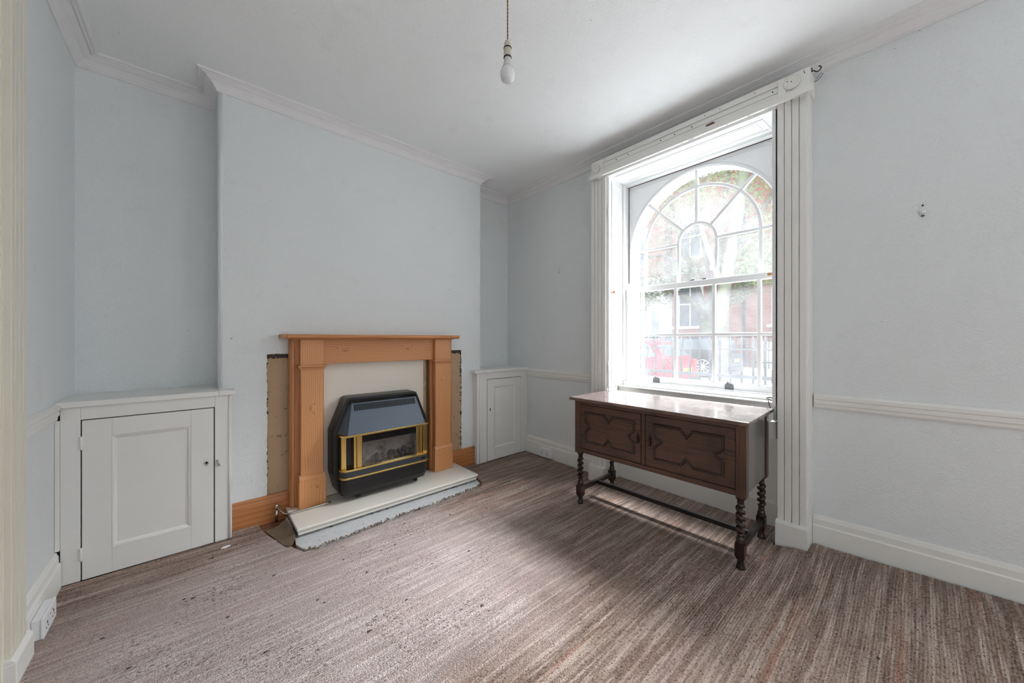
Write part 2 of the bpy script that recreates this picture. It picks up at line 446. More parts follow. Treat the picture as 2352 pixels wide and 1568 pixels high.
# left wall with a doorway
m = MB(); m.box(XL-.12, XL, 2.14, YA, -.12, ZC); m.box(XL-.12, XL, 1.2, 2.14, 2.6, ZC); m.box(XL-.12, XL, YB, 1.2, -.12, ZC)
structure(m.build('wall_left', MT['wall']), 'white papered wall at the left edge', 'wall')
# window wall: opening y .58-1.85, z 0-2.72 ; second opening nearer, unseen, added for a fill lamp
WY0, WY1 = .585, 1.845
m = MB()
m.box(XR, 3.13, WY1, YA, -.12, ZC); m.box(XR, 3.13, WY0, WY1, 2.745, ZC)
m.box(XR, 3.13, -.55, WY0, -.12, ZC); m.box(XR, 3.13, -1.75, -.55, 2.7, ZC); m.box(XR, 3.13, -1.75, -.55, -.12, .85); m.box(XR, 3.13, YB, -1.75, -.12, ZC)
structure(m.build('wall_right', MT['wall']), 'white embossed wall around the arched window', 'wall')
# outer leaf of the facade with an arched opening
AY, AZ, AR = 1.206, 2.065, .612
MT['stucco'] = plain('white_reveal', (.86,.87,.88), .7, var=.02)
m = MB()
arcL = [(AY+AR*math.cos(t), AZ+AR*math.sin(t)) for t in [PI/2*(1-i/20) for i in range(21)]]
arcR = [(2*AY-p[0], p[1]) for p in arcL]
m.prism([(AY, 9)] + arcL + [(AY+AR, -.4), (YA+1, -.4), (YA+1, 9)], 'x', 3.132, 3.29)
m.prism([(AY, 9)] + arcR + [(AY-AR, -.4), (-.55, -.4), (-.55, 9)], 'x', 3.132, 3.29)
m.box(3.132, 3.29, AY-AR, AY+AR, -.4, .83)
structure(m.build('wall_outer', MT['stucco']), 'white arched outer reveal of the window', 'wall')

# chimney breast: solid core, brown plaster face, papered skin cut away either side of the surround
CX0, CX1 = .106, 2.178
structure(MB().box(CX0, CX1, YC+.012, YA, 0, ZC).build('wall_chimney', MT['plaster']), 'bare brown plaster of the chimney breast beside the fire surround', 'wall')
m = MB()
zb, zt = .175, 1.146
le = ragged([(.360, -.014), (.358, zb), (.358, zt)], .022, .0045, 3, False)
m.prism([(CX0, -.014)] + le + [(CX0, zt)], 'y', YC, YC+.0125)
re_ = ragged([(1.955, zt), (1.957, zb), (1.957, -.014)], .022, .0045, 4, False)
m.prism(re_ + [(CX1, -.014), (CX1, zt)], 'y', YC, YC+.0125)
te = ragged([(.358, zt), (.50, zt+.004), (1.83, zt), (1.957, zt)], .02, .004, 5, False)
m.prism([(CX0, ZC), (CX0, zt), (.30, zt)] + te + [(2.0, zt), (CX1, zt), (CX1, ZC)], 'y', YC, YC+.0125)
m.box(CX0-.008, CX0, YC, YA, 0, ZC); m.box(CX1, CX1+.008, YC, YA, 0, ZC)
m.tube([(CX0+.004, YC+.006, .9), (CX0+.004, YC+.006, ZC)], .012, 10)
structure(m.build('wall_breast', MT['wall']), 'white embossed paper on the chimney breast with torn edges', 'wall')
# sooty torn edge left behind by the old fireplace
for nm, pts, sd in (('trim_3', [(.362, zt-.006), (.497, zt-.004)], 8), ('trim_4', [(1.832, zt-.008), (1.953, zt-.006)], 9)):
    r = random.Random(sd); mm = MB(); (xa, za), (xb, zb2) = pts; k = 16
    up = [(xa+(xb-xa)*i/k, za+.004+r.uniform(-.002, .004)) for i in range(k+1)]
    dn = [(xa+(xb-xa)*i/k, za-.020+r.uniform(-.008, .008)) for i in range(k+1)]
    mm.prism(up + dn[::-1], 'y', YC+.003, YC+.0125)
    structure(mm.build(nm, MT['grime']), 'blackened ragged top edge of the cut-away plaster', 'trim')
mm = MB(); r = random.Random(5)
for i in range(34):
    z = zb+.02+(zt-zb-.05)*r.random(); h = r.uniform(.003, .013); x = 1.9545+r.uniform(-.004, .003)
    mm.prism([(x-.006, z), (x+.003, z+r.uniform(0, .004)), (x+.004, z+h), (x-.004-r.uniform(0, .004), z+h)], 'y', YC+.001, YC+.0125)
for i in range(26):
    z = zb+.02+(zt-zb-.05)*r.random(); h = r.uniform(.003, .012); x = .3595+r.uniform(-.003, .004)
    mm.prism([(x-.003, z), (x+.004, z+r.uniform(0, .004)), (x+.002+r.uniform(0, .003), z+h), (x-.003, z+h)], 'y', YC+.001, YC+.0125)
structure(mm.build('trim_5', MT['grime']), 'dark crumbs along the torn paper edges', 'trim')

# ------------------------------------------------------------------ cornice, dado rails, skirtings
corn = [(0,2.846),(.009,2.846),(.012,2.850),(.010,2.855),(.012,2.858),(.016,2.862),(.026,2.876),(.034,2.8835),(.037,2.889),(.041,2.8905),
        (.050,2.894),(.060,2.899),(.068,2.906),(.072,2.908),(.074,2.9035),(.081,2.9025),(.084,2.907),(.088,2.9085),(.091,2.906),(.099,2.907),(.104,2.911),(.106,ZC),(0,ZC)]
path = [(XL, YB), (XL, YA), (CX0-.008, YA), (CX0-.008, YC), (CX1+.008, YC), (CX1+.008, YA), (XR, YA), (XR, YB)]
structure(MB().sweep(path, corn, side=-1).build('trim_1', MT['cornice']), 'grey-white moulded plaster cornice round the ceiling', 'cornice')
def rail_prof(t): return [(0,.842),(.010*t,.842),(.014*t,.850),(.014*t,.866),(.020*t,.869),(.020*t,.888),(.016*t,.891),(.022*t,.896),(.022*t,.914),(.012*t,.923),(0,.927)]
def skirt_prof(): return [(0,-.014),(.022,-.014),(.022,.122),(.019,.127),(.015,.128),(.015,.160),(.010,.172),(.008,.180),(0,.183)]
structure(MB().sweep([(XR, 2.905), (XR, 1.952)], rail_prof(1), side=-1).build('trim_6', MT['paint'], bevel=.0015), 'cream dado rail between right cupboard and window pilaster', 'dado rail')
structure(MB().sweep([(XR, .41), (XR, YB)], rail_prof(1), side=-1).build('trim_7', MT['paint'], bevel=.0015), 'cream dado rail on the wall right of the window', 'dado rail')
structure(MB().sweep([(XL, 2.30), (XL, 2.838)], rail_prof(1), side=-1).build('trim_8', MT['paint'], bevel=.0015), 'short cream dado rail left of the left cupboard', 'dado rail')
structure(MB().sweep([(XR, 2.905), (XR, 1.953)], skirt_prof(), side=-1).build('baseboard_window', MT['paint'], bevel=.0015), 'white skirting between right cupboard and window pilaster', 'skirting')
sk = MB().sweep([(XR, .415), (XR, -.35), (XR, YB)], skirt_prof(), side=-1)
sk.v = [(x, y, z+.017+max(0, min(.42-y, .8))*.0333) for x, y, z in sk.v]      # the floor of the old house rises towards this end
structure(sk.build('baseboard_right', MT['paint'], bevel=.0015), 'cream skirting along the wall right of the window', 'skirting')
structure(MB().sweep([(XL, 2.32), (XL, 2.85)], skirt_prof(), side=-1).build('baseboard_left', MT['paint'], bevel=.0015), 'white skirting left of the left cupboard', 'skirting')
pine_prof = [(0,-.014),(.030,-.014),(.030,.118),(.027,.123),(.022,.126),(.022,.134),(.014,.156),(.008,.168),(0,.170)]
structure(MB().sweep([(.165, YC), (.492, YC)], pine_prof, side=-1).build('baseboard_back', MT['pine_sk'], bevel=.0015), 'stripped pine skirting left of the fire surround', 'skirting')
structure(MB().sweep([(1.83, YC), (2.092, YC)], pine_prof, side=-1).build('baseboard_back.001', MT['pine_sk'], bevel=.0015), 'stripped pine skirting right of the fire surround', 'skirting')

# door casing at the left edge
m = MB()
m.box(XL, -.520, 2.147, 2.300, .098, 2.74)
for a, b in ((2.150, 2.182), (2.187, 2.222), (2.227, 2.262), (2.267, 2.297)): m.box(-.522, -.503, a, b, .098, 2.74)
m.box(-.60, XL+.02, 2.132, 2.147, -.014, 2.62)
d1 = root('door_1', (-.56, 1.67, 0), 'cream moulded door casing at the left edge', 'door', kind='structure')
m.build('casing', MT['casing'], d1, bevel=.002)
m = MB(); m.box(XL, -.490, 2.142, 2.325, -.014, .088); m.prism([(XL, .088), (-.490, .088), (-.503, .105), (XL, .105)], 'y', 2.142, 2.325)
m.build('plinth', MT['paint'], d1, bevel=.003)
MB().box(-.645, -.605, 1.2, 2.135, -.014, 2.6).build('door_leaf', MT['paint'], d1, bevel=.002)
m = MB(); m.box(XL, -.520, 1.05, 1.2, 0, 2.74); m.box(XL, -.520, 1.05, 2.146, 2.60, 2.74); m.build('far_casing', MT['paint'], d1, bevel=.002)

# ------------------------------------------------------------------ carpet, hearth base
cp = [(XL+.024, YB+.03), (2.25, YB+.03), (2.25, .62), (2.890, .62), (2.890, 1.798), (2.70, 1.775), (2.622, 1.775), (2.622, 1.962), (XR-.030, 1.965),
      (XR-.030, 2.895), (2.10, 2.90), (2.085, 2.944), (1.905, 2.944), (1.895, 2.63), (1.86, 2.505), (1.80, 2.450), (1.60, 2.430), (1.35, 2.408), (1.02, 2.404), (.80, 2.382),
      (.55, 2.360), (.465, 2.388), (.43, 2.47), (.40, 2.56), (.345, 2.70), (.318, 2.80), (.305, 2.944), (.17, 2.944), (.16, 2.86), (XL+.024, 2.853)]
cp = cp[:4] + ragged(cp[3:], .03, .0045, 12, False)[1:] + []
def sm(t): t = max(0, min(1, t)); return t*t*(3-2*t)
def rise(x, y):
    r_ = .036*sm((.62-y)/.20) + .034*sm((.42-y)/.80)
    return r_*sm((x-2.25)/.36)
m = MB(); m.prism(cp, 'z', -.0135, 0)
# the end of the floor by the window wall rises a little: a gridded strip
rj = random.Random(44); rows = []
ylist = [.62-.02*i for i in range(24)] + [.14-.06*i for i in range(1, 45)] + [YB+.03]
NX = 22
for y in ylist:
    xm = (2.890 if y > .592 else (2.622 if y > .4135 else XR-.030)) + (rj.uniform(-.004, .003) if y < .61 else 0)
    rows.append([(2.25+(xm-2.25)*i/NX, y, rise(2.25+(xm-2.25)*i/NX, y)) for i in range(NX+1)])
vs = [p for r_ in rows for p in r_]
fs = [(j*(NX+1)+i, (j+1)*(NX+1)+i, (j+1)*(NX+1)+i+1, j*(NX+1)+i+1) for j in range(len(rows)-1) for i in range(NX)]
m.add(vs, fs, True)
carpet = root('carpet', (1.1, .3, 0), 'worn striped pink and brown fitted carpet across the whole floor', 'carpet')
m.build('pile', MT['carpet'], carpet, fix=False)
# loose flap curling up beside the hearth
g = MB(); nu, nv = 16, 18; vs = []
for j in range(nv+1):
    t = j/nv
    x0 = .392 - .072*t; y0 = 2.535 + .285*t
    x1 = .452 - .010*t; y1 = 2.545 + .25*t
    hgt = .020 + .040*min(1, t*2.2) - .012*t*t
    for i in range(nu+1):
        s_ = i/nu
        x = x0+(x1-x0)*s_; y = y0+(y1-y0)*s_ - .045*math.sin(PI*s_)*(1-.6*t)
        vs.append((x, y, .0012 + hgt*s_**1.7))
fs = [(j*(nu+1)+i, j*(nu+1)+i+1, (j+1)*(nu+1)+i+1, (j+1)*(nu+1)+i) for j in range(nv) for i in range(nu)]
g.add(vs, fs, True)
o = g.build('curled_flap', MT['carpetflap'], carpet); o['label'] = 'brown rucked flap of carpet against the hearth end'
md = o.modifiers.new('thick', 'SOLIDIFY'); md.thickness = .003; md.offset = 1
# frayed tufts along the cut edge
g = MB(); r = random.Random(21)
edge = [(1.86, 2.507), (1.80, 2.452), (1.60, 2.432), (1.35, 2.412), (1.02, 2.408), (.80, 2.386), (.55, 2.363), (.465, 2.39)]
for i in range(len(edge)-1):
    a, b = Vector(edge[i]), Vector(edge[i+1]); L = (b-a).length
    for j in range(int(L/.007)):
        p = a.lerp(b, r.random()); q = (p.x+r.uniform(-.012, .012), p.y+r.uniform(-.006, .018), .0045)
        e = (q[0]+r.uniform(-.016, .016), q[1]+r.uniform(-.004, .016), r.uniform(.0045, .012))
        g.tube([q, ((q[0]+e[0])/2, (q[1]+e[1])/2, max(q[2], e[2])+.004), e], r.uniform(.0015, .0038), 5)
o = tag(g.build('frayed_fringe', MT['carpetback'], carpet), kind='stuff'); o['label'] = 'frayed dark tufts along the cut carpet edge'
# concrete strip
g = MB(); ce = ragged([(.462, 2.60), (.448, 2.50), (.478, 2.405), (.55, 2.380), (.80, 2.400), (1.02, 2.426), (1.35, 2.433), (1.6, 2.450), (1.79, 2.470), (1.842, 2.52), (1.872, 2.62)], .025, .003, 31, False)
g.prism(ce + [(1.872, 2.93), (.462, 2.93)], 'z', -.0135, .001)
o = g.build('concrete_base', MT['concrete']); tag(o, 'rough grey concrete strip along the front of the cream hearth', 'concrete base')

# hearth
hr = root('hearth', (1.12, 2.70, .004), 'cream stone hearth slab under the gas fire', 'hearth')
MB().box(.470, 1.842, 2.566, 2.945, .0185, .0485).build('lower_slab', MT['hearth'], hr, bevel=.003)
MB().box(.463, 1.850, 2.553, 2.945, .0487, .066).build('top_slab', MT['hearth'], hr, bevel=.004, seg=3)
MB().box(.467, 1.846, 2.560, 2.94, .0475, .0500).build('joint', MT['rot'], hr)
g = MB(); fr_ = ragged([(.474, 2.945), (.474, 2.575), (1.838, 2.575), (1.838, 2.945)], .02, .003, 77, False); g.prism(fr_, 'z', .0015, .0183); o = g.build('mortar_bed', MT['mortar'], hr); o['label'] = 'rough grey mortar bed under the slabs'

# back panel
o = MB().box(.705, 1.528, 2.948, YC, .0665, 1.13).build('back_panel', MT['panel'], bevel=.002)
tag(o, 'speckled cream back panel behind the black gas fire', 'back panel')
# dark mortar joints of the panel are separate strips of the setting
structure(MB().box(1.530, 1.556, 2.952, YC, .0665, 1.10).build('trim_9', MT['plaster']), 'bare plaster slit right of the back panel', 'trim')

# ------------------------------------------------------------------ pine fire surround
fsr = root('fire_surround', (1.14, 2.91, .066), 'orange pine fire surround with square pilasters and shelf', 'fireplace')
def sides(x0, x1, nm):
    mm = MB(); mm.box(x0, x1, 2.905, 2.9475, .0665, 1.256)
    return mm.build(nm, MT['pine_zside'], fsr, bevel=.002)
mm = MB(); mm.box(.484, .700, 2.905, 2.9475, .0665, 1.256); mm.box(.484, .500, 2.9475, YC-.001, .168, 1.256)
mm.box(.492, .506, 2.893, 2.905, .0665, 1.256)
mm.build('side_frame', MT['pine_zside'], fsr, bevel=.0025)
mm = MB(); mm.box(1.578, 1.795, 2.905, 2.9475, .0665, 1.256); mm.box(1.779, 1.795, 2.9475, YC-.001, .168, 1.256)
mm.box(1.570, 1.584, 2.893, 2.93, .0665, 1.068)
mm.build('side_frame', MT['pine_zside'], fsr, bevel=.0025)
MB().box(.683, 1.597, 2.886, 2.93, 1.070, 1.256).build('frieze', MT['pine_x'], fsr, bevel=.003)
mm = MB()
mm.prism([(2.775,1.268),(2.778,1.278),(2.786,1.2865),(2.979,1.2865),(2.979,1.256),(2.788,1.256),(2.783,1.262),(2.779,1.2625)], 'x', .446, 1.796)
mm.prism([(2.79,1.258),(2.786,1.2865),(2.979,1.2865),(2.979,1.256)], 'x', .428, .446); mm.prism([(2.79,1.258),(2.786,1.2865),(2.979,1.2865),(2.979,1.256)], 'x', 1.796, 1.812)
mm.build('mantel_shelf', MT['pine_s'], fsr, bevel=.003)
MB().box(.50, 1.778, 2.835, 2.905, 1.250, 1.2565).build('shelf_moulding', MT['pine_s'], fsr, bevel=.002)
for (a, b, nm) in ((.540, .683, 'pilaster'), (1.597, 1.752, 'pilaster')):
    mm = MB(); mm.box(a, b, 2.850, 2.905, .27, 1.046); mm.box(a-.002, b+.002, 2.852, 2.905, 1.062, 1.250); mm.build(nm, MT['pine_z'], fsr, bevel=.003)
    mm = MB(); cx = (a+b)/2; h = (b-a)/2
    mm.box(cx-h-.020, cx+h+.020, 2.826, 2.905, 1.055, 1.068); mm.box(cx-h-.014, cx+h+.014, 2.834, 2.905, 1.047, 1.0552); mm.box(cx-h-.008, cx+h+.008, 2.842, 2.905, 1.036, 1.0472)
    mm.build('neck_moulding', MT['pine_s'], fsr, bevel=.002)
    mm = MB(); mm.box(a-.014, b+.016, 2.836, 2.905, .0665, .258)
    mm.prism([(2.836,.258),(2.838,.268),(2.846,.285),(2.852,.292),(2.905,.292),(2.905,.258)], 'x', a-.010, b+.012)
    mm.build('plinth', MT['pine_z'], fsr, bevel=.003)

# ------------------------------------------------------------------ gas fire
GX = 1.107
fire = root('gas_fire', (GX, 2.82, .066), 'black gas fire with brass trim standing on the hearth', 'gas fire')
def mir(pts): return [(GX+x, z) for x, z in pts] + [(GX-x, z) for x, z in pts[::-1]]
mm = MB(); mm.prism(mir([(.262,.816),(.280,.806),(.373,.575),(.373,.262),(.340,.135),(.328,.118)]), 'y', 2.795, 2.947)
mm.build('casing', MT['black'], fire, bevel=.008, seg=3, angle=25)
# recess seen through the window is a box set in front of the casing
band = [(.348,2.800),(.347,2.735),(.342,2.712),(.330,2.695),(.312,2.686),(.285,2.683)]
def bpath(off=0.0, sc=0.0):
    R = [(GX+x+off, y-off*.9) for x, y in band]; L = [(GX-x-off, y-off*.9) for x, y in band]
    return R + L[::-1]
def bandpoly(off=0.0): return bpath(off) + [(GX-.348-off, 2.800), (GX+.348+off, 2.800)][0:0]
mm = MB()
lo = bpath(-.012); lowz = [(.250, 0), (.205, 0), (.150, -.006), (.118, -.026), (.112, -.05)]
rings = []
for z, o_ in lowz: rings.append([(GX+(x-GX)*(1+o_*.9), y-o_*.55, z) for x, y in lo])
n = len(lo); vs = [p for rr in rings for p in rr]; fs = [(i*n+k, i*n+k+1, (i+1)*n+k+1, (i+1)*n+k) for i in range(len(rings)-1) for k in range(n-1)]
fs += [tuple(range(n)), tuple((len(rings)-1)*n+k for k in range(n))]
fs += [(i*n, (i+1)*n, (i+1)*n+n-1, i*n+n-1) for i in range(len(rings)-1)]
mm.add(vs, fs); mm.build('lower_panel', MT['black'], fire, bevel=.003)
mm = MB(); mm.prism(bpath(-.006), 'z', .257, .300); mm.build('fascia', MT['slate2'], fire, bevel=.002)
for z0, z1 in ((.244,.258),(.299,.313),(.545,.560)):
    mm = MB(); mm.prism(bpath(0), 'z', z0, z1); mm.build('brass_band', MT['brass'], fire, bevel=.003, seg=3)
# hood
mm = MB()
T = [(GX-.262,2.797,.776),(GX-.256,2.764,.776),(GX+.256,2.764,.776),(GX+.262,2.797,.776)]
B = [(GX-.346,2.797,.558),(GX-.305,2.690,.558),(GX+.305,2.690,.558),(GX+.346,2.797,.558)]
vs = T + B; mm.add(vs, [(0,1,5,4),(1,2,6,5),(2,3,7,6),(0,3,2,1),(4,5,6,7),(3,0,4,7)])
hood = mm.build('hood', MT['slate'], fire, bevel=.004)
# grille slots in the top strip of the hood
mm = MB(); ns = 45
for i in range(ns):
    x = GX-.238+.476*i/(ns-1)
    y1, y0 = 2.764-(.776-.768)*.3394-.0012, 2.764-(.776-.722)*.3394-.0012
    f = 1+.0
    mm.add([(x-.0032,y0-.0008,.722),(x+.0032,y0-.0008,.722),(x+.0032,y1-.0008,.768),(x-.0032,y1-.0008,.768),
            (x-.0032,y0+.006,.722),(x+.0032,y0+.006,.722),(x+.0032,y1+.006,.768),(x-.0032,y1+.006,.768)],
           [(0,1,2,3),(0,4,5,1),(3,2,6,7),(0,3,7,4),(1,5,6,2),(7,6,5,4)])
o = mm.build('grille', MT['hole'], fire); o['label'] = 'row of dark upright vent slots'
mm = MB(); mm.prism(mir([(.252,.800),(.266,.776),(.266,.7765)]), 'y', 2.772, 2.797); mm.build('top_lip', MT['gloss'], fire, bevel=.003)
# window opening
mm = MB(); mm.box(GX-.335, GX+.335, 2.735, 2.797, .313, .545)
wx0, wx1 = GX-.198, GX+.230
m2 = MB()
m2.box(GX-.335, wx0-.004, 2.740, 2.797, .3128, .5455); m2.box(wx1+.004, GX+.335, 2.740, 2.797, .3128, .5455); m2.box(wx0-.004, wx1+.004, 2.705, 2.797, .490, .5455); 
m2.build('window_frame', MT['gloss'], fire, bevel=.002)
m2 = MB(); m2.box(wx0-.01, wx1+.01, 2.786, 2.7945, .3132, .49); m2.box(wx0-.006, wx0, 2.71, 2.79, .3132, .49); m2.box(wx1, wx1+.006, 2.71, 2.79, .3132, .49)
m2.build('fire_lining', MT['firebrick'], fire)
r = random.Random(3); m2 = MB()
for i in range(26):
    x = wx0+.02+(wx1-wx0-.04)*r.random(); y = 2.735+.042*r.random(); z = .322+.045*r.random()*(1 if y > 2.75 else .5); q = .014+.013*r.random()
    prof = [(.001,-q)] + [(q*math.sin(PI*j/5)*r.uniform(.8, 1.15), -q*math.cos(PI*j/5)) for j in range(1, 5)] + [(.001, q)]
    m2.lathe(prof, (x, y, z), 'z', 7, False)
o = tag(m2.build('coals', MT['coal'], fire), kind='stuff'); o['label'] = 'grey imitation coals behind the glass'
MB().box(wx0-.003, wx1+.003, 2.701, 2.7035, .313, .492).build('fire_window', MT['fireglass'], fire)
for xs in ((-.338,-.302),(-.258,-.238),(-.236,-.198)):
    ymap = lambda x: 2.722 if abs(x) > .29 else 2.702
    m2 = MB(); m2.box(GX+xs[0], GX+xs[1], ymap(xs[0]), 2.76, .313, .545); m2.build('brass_column', MT['brass'], fire, bevel=.004, seg=3)
for xs in ((.302,.338),(.268,.288),(.232,.266)):
    m2 = MB(); m2.box(GX+xs[0], GX+xs[1], 2.722 if xs[0] > .29 else 2.702, 2.76, .313, .545); m2.build('brass_column', MT['brass'], fire, bevel=.004, seg=3)
MB().box(GX+.268, GX+.300, 2.682, 2.70, .268, .286).build('control_slot', MT['gloss'], fire, bevel=.003)
for x in (-.20, .265):
    m2 = MB(); m2.box(GX+x-.012, GX+x+.012, 2.775, 2.80, .0665, .13); m2.build('foot', MT['black'], fire, bevel=.002)

# gas pipe
pp = root('gas_pipe', (.43, 2.92, 0), 'thin chrome gas pipe bent over the left end of the hearth', 'pipe')
MB().tube([(.408, 2.936, -.013), (.410, 2.934, .075)], .0085, 12).build('riser', MT['steel'], pp)
MB().tube([(.410,2.930,.094),(.414,2.905,.090),(.426,2.86,.079),(.440,2.82,.0745),(.458,2.803,.0735),(.50,2.800,.0735),(.60,2.801,.0735),(.70,2.806,.0735),(.722,2.812,.0735)], .006, 12).build('branch', MT['steel'], pp)
m2 = MB(); m2.lathe([(.0105,.072),(.0125,.076),(.0125,.090),(.0105,.094),(.0105,.104),(.006,.110)], (.410,2.934,0), 'z', 14); m2.build('elbow', MT['steel'], pp)

# ------------------------------------------------------------------ alcove cupboards
def cupboard(name, label, x0, x1, yf, zt_, door, knobside, wrap):
    """face frame, top board, panelled door; door=(x0,x1,z0,z1)"""
    c = root(name, ((x0+x1)/2, (yf+YA)/2, 0), label, 'cupboard', 'cupboards in the alcoves')
    dx0, dx1, dz0, dz1 = door
    z1 = zt_-.030
    mm = MB(); mm.box(x0, dx0-.005, yf, yf+.022, 0.001, z1); mm.box(dx1+.005, x1, yf, yf+.022, 0.001, z1); mm.box(dx0-.005, dx1+.005, yf, yf+.022, dz1+.005, z1)
    if wrap == 'R':
        mm.box(x1-.022, x1, yf+.022, YC-.0305, 0.001, .172); mm.box(x1-.022, x1, yf+.022, YC-.001, .172, z1)
    if wrap == 'L':
        mm.box(x0, x0+.022, yf+.022, YC-.0305, 0.001, .172); mm.box(x0, x0+.022, yf+.022, YC-.001, .172, z1)
    mm.build('face_frame', MT['cab'], c, bevel=.0025)
    if wrap == 'R': m9 = MB().tube([(x1-.012, yf-.001, .004), (x1-.012, yf-.001, z1)], .006, 10)
    else: m9 = MB().tube([(x0+.030, yf-.001, .004), (x0+.030, yf-.001, z1)], .006, 10)
    m9.build('bead', MT['cab'], c)
    MB().box(dx0-.006, dx1+.006, yf+.019, yf+.0225, .002, dz1+.006).build('dark_interior', MT['crack'], c)
    # top board
    mm = MB()
    xa, xb = (XL+.001, x1+.016) if wrap == 'R' else (x0-.036, x1)
    if wrap == 'R':
        mm.box(xa-.0, CX0-.010, yf-.018, YA-.001, z1, zt_); mm.box(CX0-.010, xb, yf-.018, YC-.001, z1, zt_)
    else:
        mm.box(CX1+.010, xb, yf-.018, YA-.001, z1, zt_); mm.box(xa, CX1+.010, yf-.018, YC-.001, z1, zt_)
    mm.build('top_board', MT['cab'], c, bevel=.005, seg=3)
    # door
    s = .105 if dx1-dx0 > .48 else .088
    px0, px1, pz0, pz1 = dx0+s, dx1-s, dz0+s+.03, dz1-s+.01
    if dx1-dx0 < .48: pz0, pz1 = dz0+.12, dz1-.075
    mm = MB(); mm.box(dx0, px0, yf-.001, yf+.0185, dz0, dz1); mm.box(px1, dx1, yf-.001, yf+.0185, dz0, dz1)
    mm.box(px0, px1, yf-.001, yf+.0185, dz0, pz0); mm.box(px0, px1, yf-.001, yf+.0185, pz1, dz1)
    d = mm.build('door', MT['cab'], c, bevel=.0015)
    MB().box(px0-.002, px1+.002, yf+.009, yf+.0175, pz0-.002, pz1+.002).build('door_panel', MT['cab'], d)
    mm = MB()
    def strip(a, b, w, nx, nz):
        pass
    w = .018
    q = [(px0,pz0),(px1,pz0),(px1,pz1),(px0,pz1)]; qi = [(px0+w,pz0+w),(px1-w,pz0+w),(px1-w,pz1-w),(px0+w,pz1-w)]; qm = [(px0+w*.45,pz0+w*.45),(px1-w*.45,pz0+w*.45),(px1-w*.45,pz1-w*.45),(px0+w*.45,pz1-w*.45)]
    vs = [(x, yf-.002, z) for x, z in q] + [(x, yf+.0005, z) for x, z in qm] + [(x, yf+.0095, z) for x, z in qi]
    fs = [(i, (i+1) % 4, 4+(i+1) % 4, 4+i) for i in range(4)] + [(4+i, 4+(i+1) % 4, 8+(i+1) % 4, 8+i) for i in range(4)]
    mm.add(vs, fs); mm.build('panel_moulding', MT['cab'], d, fix=True)
    hx = dx0-.003 if knobside == 'R' else dx1+.003
    for z in ((dz0+.135, dz1-.115) if knobside == 'R' else (dz0+.20, dz1-.12)):
        mm = MB(); mm.tube([(hx, yf-.003, z-.034), (hx, yf-.003, z+.034)], .0055, 10); mm.box(hx-.012, hx+.012, yf-.0015, yf+.002, z-.03, z+.03)
        mm.build('hinge', MT['cab'], c, bevel=.001)
    return c, d
cl, dl = cupboard('alcove_cupboard', 'large cream alcove cupboard left of the fireplace', XL+.016, .160, 2.858, .932, (-.452,.072,.003,.829), 'R', 'R')
mm = MB(); mm.lathe([(.011,2.8565),(.011,2.851),(.007,2.850),(.006,2.8545)], (.039,0,.500), 'y', 14); mm.build('lock_rim', MT['steel'], dl)
mm = MB(); mm.lathe([(.006,2.8535),(.006,2.8555)], (.039,0,.500), 'y', 12); mm.box(.0365, .0415, 2.853, 2.8555, .485, .50); mm.build('keyhole', MT['hole'], dl)
mm = MB(); mm.tube([(.084,2.853,.495),(.088,2.846,.492),(.096,2.845,.488)], .0035, 8); mm.box(.090, .102, 2.843, 2.8575, .470, .484); mm.box(.084, .094, 2.850, 2.8575, .496, .508)
mm.build('turn_catch', MT['steel'], cl, bevel=.001)
cr, dr = cupboard('alcove_cupboard.001', 'narrow cream alcove cupboard right of the fireplace', 2.092, XR-.001, 2.905, .941, (2.222,2.688,.004,.838), 'L', 'L')
mm = MB(); mm.lathe([(.0065,2.9005),(.0065,2.9045)], (2.256,0,.535), 'y', 12); mm.box(2.2535, 2.2585, 2.9005, 2.9045, .512, .535); mm.build('keyhole', MT['hole'], dr)
mm = MB(); mm.box(XL+.001, XL+.016, 2.848, 2.862, .185, .84); structure(mm.build('trim_10', MT['paint'], bevel=.001), 'thin cream scribe strip beside the left cupboard', 'trim')

# ------------------------------------------------------------------ small electrical things
def socket_box(name, label, face, along0, along1, depth_in, depth_out, z0, z1, rocker):
    s = root(name, ((depth_in+depth_out)/2, (along0+along1)/2, z0), label, 'socket')
    sg = 1 if depth_out > depth_in else -1
    mm = MB(); mm.box(depth_in, depth_out-sg*.010, along0+.003, along1-.003, z0, z1); mm.build('pattress', MT['plastic'], s, bevel=.003)
    mm = MB(); mm.box(depth_out-sg*.010, depth_out, along0, along1, z0, z1); mm.build('face_plate', MT['plastic'], s, bevel=.003)
    zc = (z0+z1)/2
    for c in (along0+.25*(along1-along0), along0+.75*(along1-along0)):
        mm = MB(); mm.box(depth_out, depth_out+sg*.0006, c-.004, c+.004, zc-.002, zc+.010)
        for dy in (-.012, .012): mm.box(depth_out, depth_out+sg*.0006, c+dy-.004, c+dy+.004, zc-.018, zc-.013)
        mm.build('pin_holes', MT['hole'], s)
    for c in (along0+.40*(along1-along0), along0+.60*(along1-along0)):
        w = MB().box(depth_out, depth_out+sg*.003, c-.005, c+.005, zc+.012, zc+.030).build('switch_rocker', MT['plastic'], s, bevel=.001)
        if rocker: MB().box(depth_out+sg*.003, depth_out+sg*.0036, c-.004, c+.004, zc+.020, zc+.027).build('red_marker', MT['redmark'], w)
    return s
socket_box('double_socket', 'white double socket box on the skirting beside the right cupboard', 'x', 2.508, 2.655, XR-.0225, XR-.066, .018, .104, False)
socket_box('double_socket.001', 'white double socket box at the far left by the door casing', 'x', 2.405, 2.578, XL+.0225, -.482, .001, .088, True)

